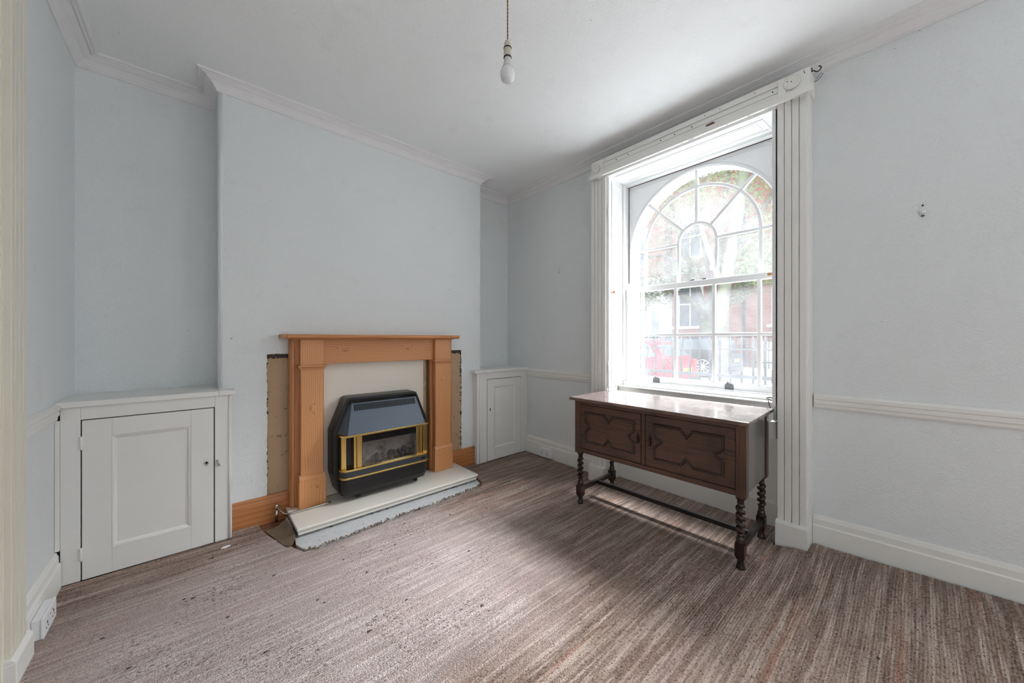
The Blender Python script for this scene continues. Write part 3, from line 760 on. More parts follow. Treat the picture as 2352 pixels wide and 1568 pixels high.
# pendant bulb
pl = root('pendant_light', (.977, 1.138, 2.335), 'bare white bulb hanging on a brown flex from the ceiling', 'pendant light')
g1, g2 = [], []
for i in range(61):
    z = ZC - (ZC-2.508)*i/60; a = 2*PI*i/4.6
    g1.append((.977+.0016*math.cos(a), 1.138+.0016*math.sin(a), z)); g2.append((.977-.0016*math.cos(a), 1.138-.0016*math.sin(a), z))
MB().tube(g1, .0019, 6).tube(g2, .0019, 6).build('flex', MT['cordm'], pl)
c = (.977, 1.138, 0)
MB().lathe([(.004,2.510),(.010,2.504),(.0145,2.492),(.0158,2.478),(.0158,2.475)], c).lathe([(.0158,2.471),(.0160,2.468),(.0160,2.440),(.0158,2.437)], c).build('lampholder', MT['porcelain'], pl)
MB().lathe([(.0165,2.4755),(.0175,2.474),(.0175,2.472),(.0165,2.4705)], c).build('black_ring', MT['gloss'], pl)
MB().lathe([(.016,2.4375),(.0172,2.436),(.0172,2.433),(.015,2.4315)], c).build('black_ring', MT['gloss'], pl)
MB().lathe([(.0140,2.4335),(.0150,2.428),(.0165,2.412),(.0195,2.398),(.0240,2.390)], c, n=28).build('bulb_collar', MT['opal2'], pl)
MB().lathe([(.0240,2.390),(.0290,2.378),(.0305,2.366),(.0298,2.354),(.0262,2.343),(.0190,2.3365),(.0100,2.3335),(.001,2.3325)], c, n=28).build('bulb_globe', MT['opal'], pl)

# old wall-light fixings
for nm, y, z, lab, s in (('wall_light_stub', -.019, 1.915, 'small painted stub of a removed wall light right of the window', 1.0), ('wall_light_stub.001', 2.431, 1.962, 'small painted stub of a removed wall light left of the window', .7)):
    st = root(nm, (XR, y, z-.03), lab, 'wall fixing', 'old wall-light fixings')
    mm = MB(); mm.lathe([(.012*s,XR-.0005),(.012*s,XR-.012),(.009*s,XR-.015),(.001,XR-.0155)], (0, y, z-.012), 'x', 14); mm.build('capped_boss', MT['wall'], st)
    mm = MB(); mm.lathe([(.004*s,XR-.0005),(.004*s,XR-.006),(.001,XR-.0065)], (0, y, z+.022*s), 'x', 10); mm.build('screw', MT['bronze'], st)
    mm = MB(); mm.box(XR-.006, XR-.0005, y-.006*s, y+.006*s, z-.034*s, z-.029*s); mm.build('wire_end', MT['bronze'], st)

# scraps on the carpet
o = MB().prism([(.100,2.742),(.118,2.734),(.138,2.741),(.150,2.752),(.136,2.763),(.112,2.758)], 'z', .001, .004).build('paper_scrap', MT['paper'], bevel=.001)
tag(o, 'tiny scrap of white paper on the carpet below the left cupboard', 'paper scrap')
g = MB(); r = random.Random(61)
for cx_, cy_ in [(-.05,2.33),(-.02,2.31),(.45,1.86),(.43,1.9),(.20,1.72),(.62,2.15),(.06,2.66),(-.2,1.98),(.75,1.62),(1.0,1.35),(1.5,1.1),(.9,2.1),(1.35,2.2),(1.2,1.75),(.3,2.25),(1.7,1.45),(2.1,.35),(1.9,.7),(.55,1.55),(.1,2.05),(1.05,2.3),(1.6,2.1),(2.0,.1),(.68,1.95),(-.3,2.25)]:
    q_ = r.uniform(.003, .009); a_ = r.uniform(0, PI)
    g.prism([(cx_+q_*math.cos(a_+w_)*(1.6 if i_ % 2 else .7), cy_+q_*math.sin(a_+w_)*(.9 if i_ % 2 else .5)) for i_, w_ in enumerate((0, 1.0, 2.1, 3.1, 4.2, 5.3))], 'z', .0008, .0035)
tag(g.build('carpet_crumbs', MT['grime']), 'dark crumbs scattered over the worn carpet', 'crumbs', kind='stuff')
o = MB().tube([(2.752,.205,.003),(2.756,.195,.020),(2.750,.180,.030),(2.742,.166,.022),(2.735,.155,.003)], .0012, 6).build('loose_thread', MT['gloss'])
tag(o, 'dark loop of loose thread by the skirting right of the window', 'thread')

# ================================================================== WINDOW
AX = 2.660   # face of the pilasters, boxed well out from the wall
arch = root('trim_2', (2.72, 1.18, 0), 'cream window architrave with reeded pilasters and round corner blocks', 'architrave', kind='structure')
for (a, b, zb0) in ((.424, .567, .150), (1.792, 1.944, .130)):
    mm = MB(); mm.box(2.672, XR, a-.004, b+.001, zb0, 2.70); mm.box(2.742, XR, a-.008 if a < 1 else b, a if a < 1 else b+.008, zb0, 2.74)
    w = (b-a)/4
    for i in range(4): mm.box(AX, 2.678, a+i*w+.0016, a+(i+1)*w-.0016, zb0, 2.70)
    mm.build('pilaster', MT['paint'], arch, bevel=.0022)
for (a, b, z_) in ((.416, .5715, .146), (1.791, 1.952, .126)):
    mm = MB(); mm.box(2.630, XR, a, b, -.014, z_); mm.prism([(2.630,z_),(2.634,z_+.005),(2.660,z_+.010),(XR,z_+.010),(XR,z_)], 'y', a, b); mm.build('plinth', MT['paint'], arch, bevel=.003)
mm = MB(); mm.box(2.645, XR, .54, 1.82, 2.690, 2.816)
mm.box(2.637, 2.65, .553, 1.803, 2.700, 2.742); mm.box(2.640, 2.65, .553, 1.803, 2.747, 2.778); mm.box(2.634, 2.65, .553, 1.803, 2.783, 2.819)
mm.build('head', MT['paint'], arch, bevel=.002)
for (a, b) in ((.406, .556), (1.800, 1.921)):
    mm = MB(); mm.box(2.633, XR, a, b, 2.690, 2.818); cbk = mm.build('corner_block', MT['paint'], arch, bevel=.003)
    pc, pz, pr = (.488, 2.766, .041) if a < 1 else (1.862, 2.746, .035)
    mm = MB(); mm.lathe([(pr,2.632),(pr,2.622),(pr*.86,2.617),(pr*.78,2.620),(.006,2.6195),(.001,2.6195)], (0, pc, pz), 'x', 28); mm.build('round_patera', MT['paint'], cbk)
    if a < 1:
        mm = MB(); mm.box(2.626, 2.634, .515, .556, 2.704, 2.812); mm.build('cracked_board', MT['paint'], cbk, bevel=.002)
    mm = MB()
    for dy, dz, xx in ((0,0,2.6165),(-.056,.036,2.630),(-.058,.026,2.630),(.020,.010,2.617)): mm.lathe([(.0026,xx),(.0026,2.634)], (0, pc+dy if pc < 1 else pc-dy*.4, pz+dz), 'x', 8)
    mm.build('screw_hole', MT['hole'], cbk)
mm = MB(); r = random.Random(8)
for i in range(13):
    y = .60+1.17*i/12+r.uniform(-.03, .03); z = r.choice((2.712, 2.762, 2.800)); mm.lathe([(.003,2.6335),(.003,2.64)], (0, y, z), 'x', 8)
mm.build('nail_hole', MT['hole'], arch)
mm = MB(); mm.prism([(.905,2.722),(.935,2.716),(.97,2.724),(.96,2.733),(.92,2.736)], 'x', 2.6355, 2.641); o = mm.build('bare_chip', MT['rot'], arch); o['label'] = 'brown chip of bare timber'
# curtain batten with plastic gliders along the foot of the head
ct = root('curtain_batten', (2.625, 1.17, 2.66), 'cream batten with small plastic curtain gliders under the window head', 'curtain batten')
MB().box(2.612, 2.6325, .391, 1.932, 2.668, 2.706).build('batten', MT['paint'], ct, bevel=.002)
ys = [.397,.411,.425,.439,.453,.467,.506,.548,.587,.602,.617,.70,.71,.83,.945,1.04,1.05,1.06,1.075,1.12,1.20,1.29,1.44,1.80,1.813,1.826,1.839,1.852,1.865,1.92]
g0 = None
for y in ys:
    if g0 is None:
        ring = [(2.622, .397+.0055*math.cos(2*PI*i/14), 2.658+.0062*math.sin(2*PI*i/14)) for i in range(14)]
        g0 = MB().tube(ring, .0017, 6, True).box(2.620, 2.624, .3955, .3985, 2.663, 2.6685).build('glider', MT['plastic'], ct)
    else:
        c2 = g0.copy(); COL.objects.link(c2); c2.parent = ct; c2.location = (0, y-.397, 0)
# hooks at the top right corner
hk = root('curtain_hook', (2.68, .39, 2.79), 'dark bent curtain hook at the top right of the window architrave', 'hook')
hv = [(.404,2.806),(.394,2.806),(.386,2.795),(.376,2.791),(.367,2.796),(.362,2.806),(.366,2.816),(.374,2.819)]
MB().tube([(2.675, y, z) for y, z in hv], .0032, 8).tube([(2.675,.4045,2.803),(2.675,.4035,2.826)], .0028, 6).build('hook_wire', MT['bronze'], hk)
MB().tube([(2.77,.407,2.790),(2.77,.390,2.796),(2.77,.375,2.808),(2.77,.367,2.822),(2.77,.377,2.828),(2.77,.387,2.818),(2.77,.397,2.806)], .002, 6).build('spring_wire', MT['sashmetal'], hk)

# soffit, jambs, shutters
win = root('window_1', (3.08, AY, .83), 'white sash window with arched spider-web glazing above and small panes below', 'window', kind='structure')
def slope(mb):
    mb.v = [(x, y, z - max(0, (2.995-x))*.115) for x, y, z in mb.v]; return mb
mm = MB(); mm.box(2.665, 3.012, .568, 1.83, 2.704, 2.735); slope(mm).build('soffit', MT['paintw'], win)
mm = MB()
def frame_strip(mm, x0, x1, y0, y1, w, z0, z1):
    mm.box(x0, x1, y0, y0+w, z0, z1); mm.box(x0, x1, y1-w, y1, z0, z1); mm.box(x0, x0+w, y0+w, y1-w, z0, z1); mm.box(x1-w, x1, y0+w, y1-w, z0, z1)
frame_strip(mm, 2.735, 2.955, .66, 1.755, .012, 2.698, 2.7045); frame_strip(mm, 2.765, 2.925, .70, 1.715, .006, 2.700, 2.7045)
slope(mm).build('soffit_moulding', MT['paintw'], win, bevel=.002)
mm = MB(); mm.box(3.012, 3.13, WY0+.004, WY1-.004, 2.700, 2.739); mm.box(3.02, 3.075, .60, 1.83, 2.690, 2.702); mm.build('head_lining', MT['paintw'], win, bevel=.002)
# box-frame jambs
for s_, yb in ((1, 1.828), (-1, 2*AY-1.828)):
    mm = MB(); mm.box(2.992, 3.13, yb, yb+s_*.014, .835, 2.70); mm.box(2.995, 3.030, yb-s_*.010, yb, .866, 2.695); mm.box(3.072, 3.082, yb-s_*.010, yb, .866, 2.69); mm.box(3.118, 3.130, yb-s_*.018, yb, .866, 2.695)
    mm.build('jamb', MT['paintw'], win, bevel=.002)
    mm = MB(); mm.box(3.0835, 3.088, yb-s_*.009, yb-s_*.001, 1.72, 2.64); mm.build('rotten_edge', MT['rot'], win)
mm = MB(); mm.box(3.088, 3.118, .606, 1.806, 2.6905, 2.6995); mm.build('dark_slit', MT['rot'], win)
# sill and apron
mm = MB(); mm.box(2.985, 3.13, .60, 1.812, .828, .846); mm.prism([(2.978,.846),(2.978,.852),(2.985,.858),(3.13,.865),(3.13,.846)], 'y', .60, 1.812); mm.build('sill', MT['paintw'], win, bevel=.003)
mm = MB(); mm.box(2.910, 3.128, WY0+.001, WY1-.001, -.014, .815); mm.box(2.900, 2.99, WY0+.001, WY1-.001, .815, .8275); mm.box(2.896, 2.91, WY0+.001, WY1-.001, -.014, .150); mm.box(2.903, 2.91, WY0+.001, WY1-.001, .150, .165)
mm.build('apron', MT['paint'], win, bevel=.003)
MB().prism([(2.70,1.784),(2.912,1.8225),(2.912,1.840),(2.70,1.802)], 'z', -.014, .829).build('elbow_panel', MT['paint'], win)
MB().prism([(2.68,.5675),(2.912,.5865),(2.912,.570),(2.68,.556)], 'z', -.014, .829).build('elbow_panel', MT['paint'], win)
mm = MB(); mm.box(2.73, 2.905, .588, .618, .62, .73); mm.box(2.735, 2.905, .588, .603, .735, .83); o = mm.build('boxed_patch', MT['plastic'], win, bevel=.002); o['label'] = 'small white boxed patch in the right reveal'
# shutters folded in their boxes
def shutter(sgn, label):
    yf = 1.8275 if sgn > 0 else .597
    kk = .175 if sgn > 0 else .0
    def sh(mb): mb.v = [(x, y + kk*(x-2.988), z) for x, y, z in mb.v]; return mb
    s = root('window_shutter', (2.84, yf+sgn*.01, .832), label, 'shutter', 'folded panelled window shutters')
    x0, x1 = 2.684, 2.988
    pans = ((.895, 1.530), (1.615, 1.755), (1.810, 2.640)); px0, px1 = x0+.058, x1-.050
    mm = MB(); y0, y1 = yf, yf+sgn*.016
    mm.box(x0, px0, y0, y1, .832, 2.694); mm.box(px1, x1, y0, y1, .832, 2.694)
    zz = .832
    for a, b in pans: mm.box(px0, px1, y0, y1, zz, a); zz = b
    mm.box(px0, px1, y0, y1, zz, 2.694)
    sh(mm).build('leaf', MT['paintw'], s, bevel=.001)
    for a, b in pans:
        mm = MB(); mm.box(px0-.002, px1+.002, y0+sgn*.009, y0+sgn*.015, a-.002, b+.002)
        w = .020
        q = [(px0,a),(px1,a),(px1,b),(px0,b)]; qi = [(px0+w,a+w),(px1-w,a+w),(px1-w,b-w),(px0+w,b-w)]; q2 = [(px0+w*2.0,a+w*2.0),(px1-w*2.0,a+w*2.0),(px1-w*2.0,b-w*2.0),(px0+w*2.0,b-w*2.0)]
        vs = [(x, y0-sgn*.003, z) for x, z in q] + [(x, y0+sgn*.0085, z) for x, z in qi] + [(x, y0+sgn*.004, z) for x, z in q2] 
        fs = [(i, (i+1) % 4, 4+(i+1) % 4, 4+i) for i in range(4)] + [(4+i, 4+(i+1) % 4, 8+(i+1) % 4, 8+i) for i in range(4)] + [(8,9,10,11)]
        mm.add(vs, fs); sh(mm).build('panel', MT['paintw'], s)
    kx = 2.745 if sgn > 0 else 2.735
    mm = MB(); kp = [(.007, y0-sgn*.0005), (.006, y0-sgn*.010), (.010, y0-sgn*.016), (.0145, y0-sgn*.024), (.0135, y0-sgn*.031), (.008, y0-sgn*.036), (.001, y0-sgn*.037)]
    mm.lathe(kp, (kx, 0, 1.667), 'y', 18); o = sh(mm).build('knob', MT['knobwood'], s); o['label'] = 'turned wooden knob'
    for z in (1.02, 2.36):
        sh(MB().tube([(x1+.002, y0-sgn*.002, z-.04), (x1+.002, y0-sgn*.002, z+.04)], .004, 8)).build('hinge', MT['paintw'], s); sh(MB().tube([(x0-.003, y0+sgn*.002, z-.04), (x0-.003, y0+sgn*.002, z+.04)], .004, 8)).build('hinge', MT['paintw'], s)
    return s
shutter(1, 'white panelled shutter folded in the left reveal of the window')
shutter(-1, 'right-hand window shutter folded behind the pilaster, only edge and knob showing')
MB().prism([(2.676,1.7915),(2.985,1.8446),(2.985,1.8458),(2.676,1.7927)], 'z', .832, 2.66).build('shutter_gap', MT['crack'], win)
for y0_, y1_ in ((.594, .606), ):
    mm = MB(); mm.box(2.670, 2.683, y0_-.018, y1_-.014, .84, 2.664); mm.build('shutter_stop', MT['paintw'], win, bevel=.001)

# ---- upper sash
US = MB(); ux0, ux1 = 3.088, 3.118; GR = .585
N = 28
def half(sg):
    arc = [(AY+sg*GR*math.sin(PI/2*i/N), AZ+GR*math.cos(PI/2*i/N)) for i in range(N+1)]
    return [(AY, 2.690)] + arc + [(AY+sg*GR, 1.690), (AY+sg*.607, 1.690), (AY+sg*.607, 2.690)]
US.prism(half(1), 'x', ux0, ux1); US.prism(half(-1), 'x', ux0, ux1)
US.box(ux0, ux1, AY-GR, AY+GR, 1.690, 1.722)
us = US.build('upper_sash', MT['paintw'], win, bevel=.0)
# moulded edge round the glazed arch and spandrel beads
mm = MB()
pathA = [(ux0-.002, AY+GR+.006, 1.722)] + [(ux0-.002, AY+(GR+.006)*math.cos(PI*i/56), AZ+(GR+.006)*math.sin(PI*i/56)) for i in range(57)] + [(ux0-.002, AY-GR-.006, 1.722)]
mm.tube(pathA, .0085, 8)
pathB = [(ux0-.001, AY+(GR+.028)*math.cos(PI*i/56), AZ+(GR+.028)*math.sin(PI*i/56)) for i in range(57) if abs((GR+.028)*math.cos(PI*i/56)) < .585]
mm.tube(pathB, .0035, 6)
for sg in (1, -1):
    mm.tube([(ux0-.001, AY+sg*.583, AZ+.21), (ux0-.001, AY+sg*.583, 2.660), (ux0-.001, AY+sg*.20, 2.660)], .0035, 6)
mm.build('arch_moulding', MT['paintw'], us)
bars = MB(); bw, bx0, bx1 = .024, 3.090, 3.114
def arcring(r0, r1, a0, a1, n):
    P = [(AY+r1*math.cos(a0+(a1-a0)*i/n), AZ+r1*math.sin(a0+(a1-a0)*i/n)) for i in range(n+1)] + [(AY+r0*math.cos(a1-(a1-a0)*i/n), AZ+r0*math.sin(a1-(a1-a0)*i/n)) for i in range(n+1)]
    bars.prism(P, 'x', bx0, bx1)
arcring(.150-bw/2, .150+bw/2, 0, PI, 28); arcring(.450-bw/2, .450+bw/2, 0, PI, 40)
for yy in (-.45, -.15, .15, .45): bars.box(bx0, bx1, AY+yy-bw/2, AY+yy+bw/2, 1.70, AZ)
for a in (PI/4, PI/2, 3*PI/4):
    ca, sa = math.cos(a), math.sin(a); bars.bar((3.1015, AY+.155*ca, AZ+.155*sa), (3.1015, AY+.59*ca, AZ+.59*sa), bw, .026, (1,0,0))
for sg in (1, -1): bars.box(bx0-.001, bx1+.001, AY+sg*.15, AY+sg*.59, AZ-bw/2, AZ+bw/2)
bars.build('glazing_bars', MT['paintw'], us, bevel=.003)
pane = MB(); pane.add([(3.108, AY-GR-.005, 1.70)] + [(3.108, AY+(GR+.005)*math.cos(PI-PI*i/40), AZ+(GR+.005)*math.sin(PI-PI*i/40)) for i in range(41)] + [(3.108, AY+GR+.005, 1.70)], [tuple(range(43))])
o = pane.build('glass', MT['glass'], us); o['label'] = 'bloom-veiled glass of the arched upper sash'
# ---- lower sash
LS = MB(); lx0, lx1 = 3.034, 3.070; l0, l1 = AY-.612, AY+.612
LS.box(lx0, lx1, l0, l0+.036, .866, 1.730); LS.box(lx0, lx1, l1-.036, l1, .866, 1.730); LS.box(lx0, lx1, l0+.036, l1-.036, .866, .920); LS.box(lx0, lx1+.012, l0+.036, l1-.036, 1.684, 1.730)
ls = LS.build('lower_sash', MT['paintw'], win, bevel=.003)
bars = MB()
for yy in (-.452, -.15, .15, .452): bars.box(lx0+.003, lx1-.004, AY+yy-.0125, AY+yy+.0125, .915, 1.690)
bars.box(lx0+.002, lx1-.003, l0+.03, l1-.03, 1.277, 1.302)
bars.build('glazing_bars', MT['paintw'], ls, bevel=.004)
pane = MB(); pane.add([(3.060, l0+.03, .915), (3.060, l1-.03, .915), (3.060, l1-.03, 1.69), (3.060, l0+.03, 1.69)], [(0,1,2,3)]); o = pane.build('glass', MT['glass'], ls); o['label'] = 'bloom-veiled glass of the lower sash'
for y in (1.52, .945):
    mm = MB(); mm.box(3.030, 3.034, y-.030, y+.030, .868, .906); mm.box(3.018, 3.032, y-.016, y+.002, .906, .918); mm.tube([(3.030, y-.012, .918), (3.022, y-.006, .926), (3.022, y+.004, .920)], .004, 8); mm.prism([(y-.024,.905),(y+.024,.905),(y+.010,.932),(y-.002,.918),(y-.012,.926)], 'x', 3.029, 3.033)
    mm.build('sash_lift', MT['sashmetal'], ls, bevel=.001)
mm = MB(); mm.box(3.040, 3.066, 1.20, 1.255, 1.730, 1.735); mm.tube([(3.05,1.235,1.737),(3.055,1.215,1.744),(3.06,1.20,1.740)], .006, 8); mm.box(3.05, 3.07, 1.115, 1.145, 1.7302, 1.744); mm.build('sash_fastener', MT['sashmetal'], ls, bevel=.001)
mm = MB(); mm.lathe([(.008,1.735),(.012,1.745),(.010,1.757),(.004,1.770),(.001,1.775)], (3.05, 1.796, 0), 'z', 12); mm.box(3.036, 3.064, 1.784, 1.812, 1.7302, 1.738); mm.build('corner_bracket', MT['plastic'], ls)

wr_ = root('frayed_wire', (2.92, .66, .77), 'frayed brown wire at the right end of the window sill', 'wire')
MB().tube([(2.955,.690,.838),(2.935,.682,.850),(2.91,.672,.846),(2.893,.660,.815),(2.888,.652,.79),(2.887,.649,.765)], .0028, 7).build('lead', MT['bronze'], wr_)
MB().tube([(2.925,.682,.849),(2.925,.660,.856),(2.925,.640,.850),(2.925,.632,.843)], .004, 6).tube([(2.92,.672,.844),(2.92,.655,.838),(2.92,.640,.834)], .0035, 6).build('bare_ends', MT['gloss'], wr_)

# ================================================================== SIDEBOARD (local axes: x depth from the front, y along, z up)
sb = root('sideboard', (2.183, 1.168, 0), 'dark oak sideboard with barley-twist legs standing under the window', 'sideboard', rz=.028)
Hb, Hm = .398, .790
WY = .565
def add_top():
    mm = MB(); mm.box(-.030, .545, -.585, .592, .7925, .8125); mm.build('top', MT['oak_top'], sb, bevel=.004, seg=3)
    mm = MB(); mm.prism([(-.036,.7925),(-.0305,.8085),(-.0305,.7925)], 'y', -.585, .592); mm.box(-.0335, -.0305, -.586, .593, .7925, .8105); o = mm.build('top_edge', MT['oak_edge'], sb); o['label'] = 'chipped front edge of the top'
add_top()
for y in (-WY, WY-.051):
    MB().box(0, .050, y, y+.051, Hb-.008, Hm).build('stile', MT['oak_z'], sb, bevel=.003); MB().box(.445, .495, y, y+.051, Hb-.008, Hm).build('stile', MT['oak_z'], sb, bevel=.003)
mm = MB(); mm.box(.003, .03, -WY+.051, WY-.051, Hb, .430); mm.box(.003, .03, -WY+.051, WY-.051, .763, Hm); mm.box(.004, .03, .005, .030, .43, .763); mm.build('front_rail', MT['oak_y'], sb, bevel=.002)
MB().box(.05, .445, -WY+.006, -WY+.022, Hb+.006, Hm).build('end_panel', MT['oak_side'], sb, bevel=.002); MB().box(.05, .445, WY-.022, WY-.006, Hb+.006, Hm).build('end_panel', MT['oak_side'], sb, bevel=.002)
mm = MB(); mm.box(.03, .400, -WY+.022, WY-.022, Hb+.004, Hb+.018); mm.box(.395, .403, -WY+.04, WY-.04, Hb+.018, Hm); mm.box(.03, .46, -WY+.022, WY-.022, Hm-.012, Hm-.001); mm.box(.034, .04, -.50, .50, Hb+.018, Hm-.012); mm.build('carcass', MT['oak_black'], sb)
mm = MB(); mm.prism([(.0,Hm),(-.012,.7925),(.03,.7925),(.03,Hm)], 'y', -WY-.01, WY+.01); mm.build('frieze_moulding', MT['oak_y'], sb, bevel=.001)
for (y0, y1, m0, m1, hy, hs) in ((.034, .532, .084, .469, .052, 1), (-.512, .001, -.452, -.060, -.030, -1)):
    d = MB().box(.0045, .024, y0, y1, .4335, .7600).build('door', MT['oak_y'], sb, bevel=.0015)
    MB().box(.0015, .0046, y0+.045 if hs > 0 else y0+.058, y1-.062 if hs < 0 else y1-.062, .468, .728)
    pn = MB(); pn.box(.0025, .0046, m0-.004, m1+.004, .482, .716); pn.build('door_panel', MT['oak_y'], d)
    # notched geometric moulding
    za, zb_ = .490, .706; yc = (m0+m1)/2; zc = (za+zb_)/2; dv, hv, dh = .046, .034, .036
    out = [(m0,za),(yc-hv,za),(yc,za+dv),(yc+hv,za),(m1,za),(m1,zc-dh),(m1-dv*.85,zc),(m1,zc+dh),(m1,zb_),(yc+hv,zb_),(yc,zb_-dv),(yc-hv,zb_),(m0,zb_),(m0,zc+dh),(m0+dv*.85,zc),(m0,zc-dh)]
    prof = [(-.007,.003),(-.007,.006),(-.003,.0125),(.003,.0125),(.005,.008),(.008,.006),(.008,.003)]
    t = MB(); t.sweep(out, prof, side=1, closed=True)
    mo = MB(); mo.add([(-q[2]+.0052, q[0], q[1]) for q in t.v], t.f); mo.build('geometric_moulding', MT['oak_mould'], d, bevel=.0008)
    pl_ = MB(); ov = [(hy+.014*math.cos(2*PI*i/24), .600+.038*math.sin(2*PI*i/24)) for i in range(24)]; pl_.prism(ov, 'x', .0015, .0048); h = pl_.build('handle_plate', MT['bronze'], d, bevel=.0012)
    pl_ = MB(); pl_.lathe([(.0035,.606),(.0055,.602),(.0035,.597),(.0042,.590),(.0075,.578),(.0085,.572),(.0060,.566),(.001,.563)], (-.007, hy, 0), 'z', 12); pl_.tube([(.002,hy,.612),(-.006,hy,.612),(-.008,hy,.606)], .003, 8); pl_.build('drop_pull', MT['bronze'], d)
    for z in (.475, .715):
        pl_ = MB(); yy = y1+.002 if hs > 0 else y0-.002; pl_.tube([(.0025, yy, z-.02), (.0025, yy, z+.02)], .0032, 8); pl_.build('hinge', MT['bronze'], d)
# legs
def leg(x, y, hand):
    L = MB()
    L.lathe([(.021,.394),(.0235,.389),(.0235,.381),(.018,.376),(.0165,.368),(.018,.362),(.0165,.357),(.0125,.354)], (x, y, 0), 'z', 20)
    L.lathe([(.0125,.196),(.0175,.191),(.0175,.185),(.0155,.180),(.0185,.172),(.0215,.163),(.0225,.156),(.0215,.150),(.0235,.1455),(.0235,.141)], (x, y, 0), 'z', 20)
    # barley twist
    n, mseg, turns = 28, 96, 4.4; rings = []
    for i in range(mseg+1):
        t = i/mseg; z = .357 - .163*t; ph = hand*2*PI*turns*t
        env = min(1, t*9, (1-t)*9)
        ring = []
        for k in range(n):
            th = 2*PI*k/n; d_ = math.atan2(math.sin(th-ph), math.cos(th-ph))
            rr = .0155 + (.0068 - .0125*math.exp(-(d_/.85)**2))*env
            ring.append((x+rr*math.cos(th)-.002*env*math.cos(ph), y+rr*math.sin(th)-.002*env*math.sin(ph), z))
        rings.append(ring)
    vs = [q for r_ in rings for q in r_]; fs = [(i*n+k, i*n+(k+1) % n, (i+1)*n+(k+1) % n, (i+1)*n+k) for i in range(mseg) for k in range(n)]
    L.add(vs, fs, True)
    L.box(x-.0235, x+.0235, y-.0235, y+.0235, .072, .141)
    b = .0235
    L.add([(x-b,y-b,.072),(x+b,y-b,.072),(x+b,y+b,.072),(x-b,y+b,.072),(x-.016,y-.016,.052),(x+.016,y-.016,.052),(x+.016,y+.016,.052),(x-.016,y+.016,.052)], [(0,1,5,4),(1,2,6,5),(2,3,7,6),(3,0,4,7),(4,5,6,7)])
    L.lathe([(.0155,.054),(.0135,.050),(.0145,.044),(.0165,.030),(.0205,.014),(.0225,.007),(.0215,.0015),(.017,.0006)], (x, y, 0), 'z', 20)
    return L.build('leg', MT['oak_leg'], sb, fix=True)
for y in (-.532, .532):
    leg(.026, y, 1); leg(.470, y, -1)
for y in (-.532, .532): MB().box(.049, .447, y-.012, y+.012, .092, .126).build('end_stretcher', MT['oak_x'] if False else MT['oak_black'], sb, bevel=.003)
MB().box(.236, .262, -.520, .520, .092, .122).build('long_stretcher', MT['oak_black'], sb, bevel=.003)

# ================================================================== THE STREET OUTSIDE
G = -.25
MT['road'] = plain('pale_paving', (.40,.395,.39), .9, var=.10, scale=4)
MT['iron'] = plain('painted_iron', (.012,.014,.017), .7)
MT['white_r'] = plain('white_render', (.80,.81,.80), .8, var=.03)
MT['redcar'] = plain('red_car_paint', (.50,.018,.035), .22); 
MT['darkcar'] = plain('dark_car_paint', (.035,.04,.05), .25)
MT['carglass'] = plain('car_glass', (.10,.13,.15), .06)
MT['tyre'] = plain('tyre_rubber', (.03,.03,.032), .8)
MT['alloy'] = plain('alloy_rim', (.62,.63,.65), .3, .6)
MT['plate'] = plain('yellow_plate', (.80,.52,.08), .5)
MT['tail'] = plain('red_tail_lamp', (.55,.015,.02), .25)
MT['bark'] = plain('grey_bark', (.105,.10,.09), .9, var=.35, scale=7, dirt=(.14,.165,.09), dscale=3, dlo=.45, dhi=.62, bump=.4, bscale=20)
MT['greydoor'] = plain('pale_grey_door', (.42,.45,.48), .5)
MT['winglass'] = plain('dark_window_glass', (.10,.12,.15), .15)
def mat_brick():
    k = NT('red_brick'); p = k.pos(); sp = k.n('ShaderNodeSeparateXYZ'); k.link(p, sp.inputs[0])
    c = k.n('ShaderNodeCombineXYZ', i_X=sp.outputs[1], i_Y=sp.outputs[2])
    b = k.n('ShaderNodeTexBrick', i_Color1=(.40,.12,.075,1), i_Color2=(.30,.085,.06,1), i_Mortar=(.36,.20,.15,1), i_Scale=1.0, i_Mortar_Size=.010, i_Brick_Width=.225, i_Row_Height=.075)
    k.link(c.outputs[0], b.inputs['Vector']); k.base(b.outputs['Color']); k.set(.9); return k.m
MT['brick'] = mat_brick()
def mat_leaf():
    k = NT('young_green_leaf'); p = k.pos(); c = k.ramp(k.noise(p, 9, 2), [(.35, (.17,.21,.10)), (.65, (.33,.37,.20))])
    df = k.n('ShaderNodeBsdfDiffuse'); k.link(c, df.inputs[0]); tl = k.n('ShaderNodeBsdfTranslucent'); k.link(c, tl.inputs[0])
    m = k.n('ShaderNodeMixShader', i_0=.5); k.link(df.outputs[0], m.inputs[1]); k.link(tl.outputs[0], m.inputs[2]); k.link(m.outputs[0], k.out.inputs['Surface']); return k.m
MT['leaf'] = mat_leaf()

structure(MB().box(3.3, 42, -22, 34, G-.1, G).build('street', MT['road']), 'pale street and pavement outside the window', 'street')
o = MB().box(4.86, 5.14, -3, 9, G, .52).build('trim_11', MT['white_r'], bevel=.01); structure(o, 'low pale coping wall under the iron railings', 'coping wall')

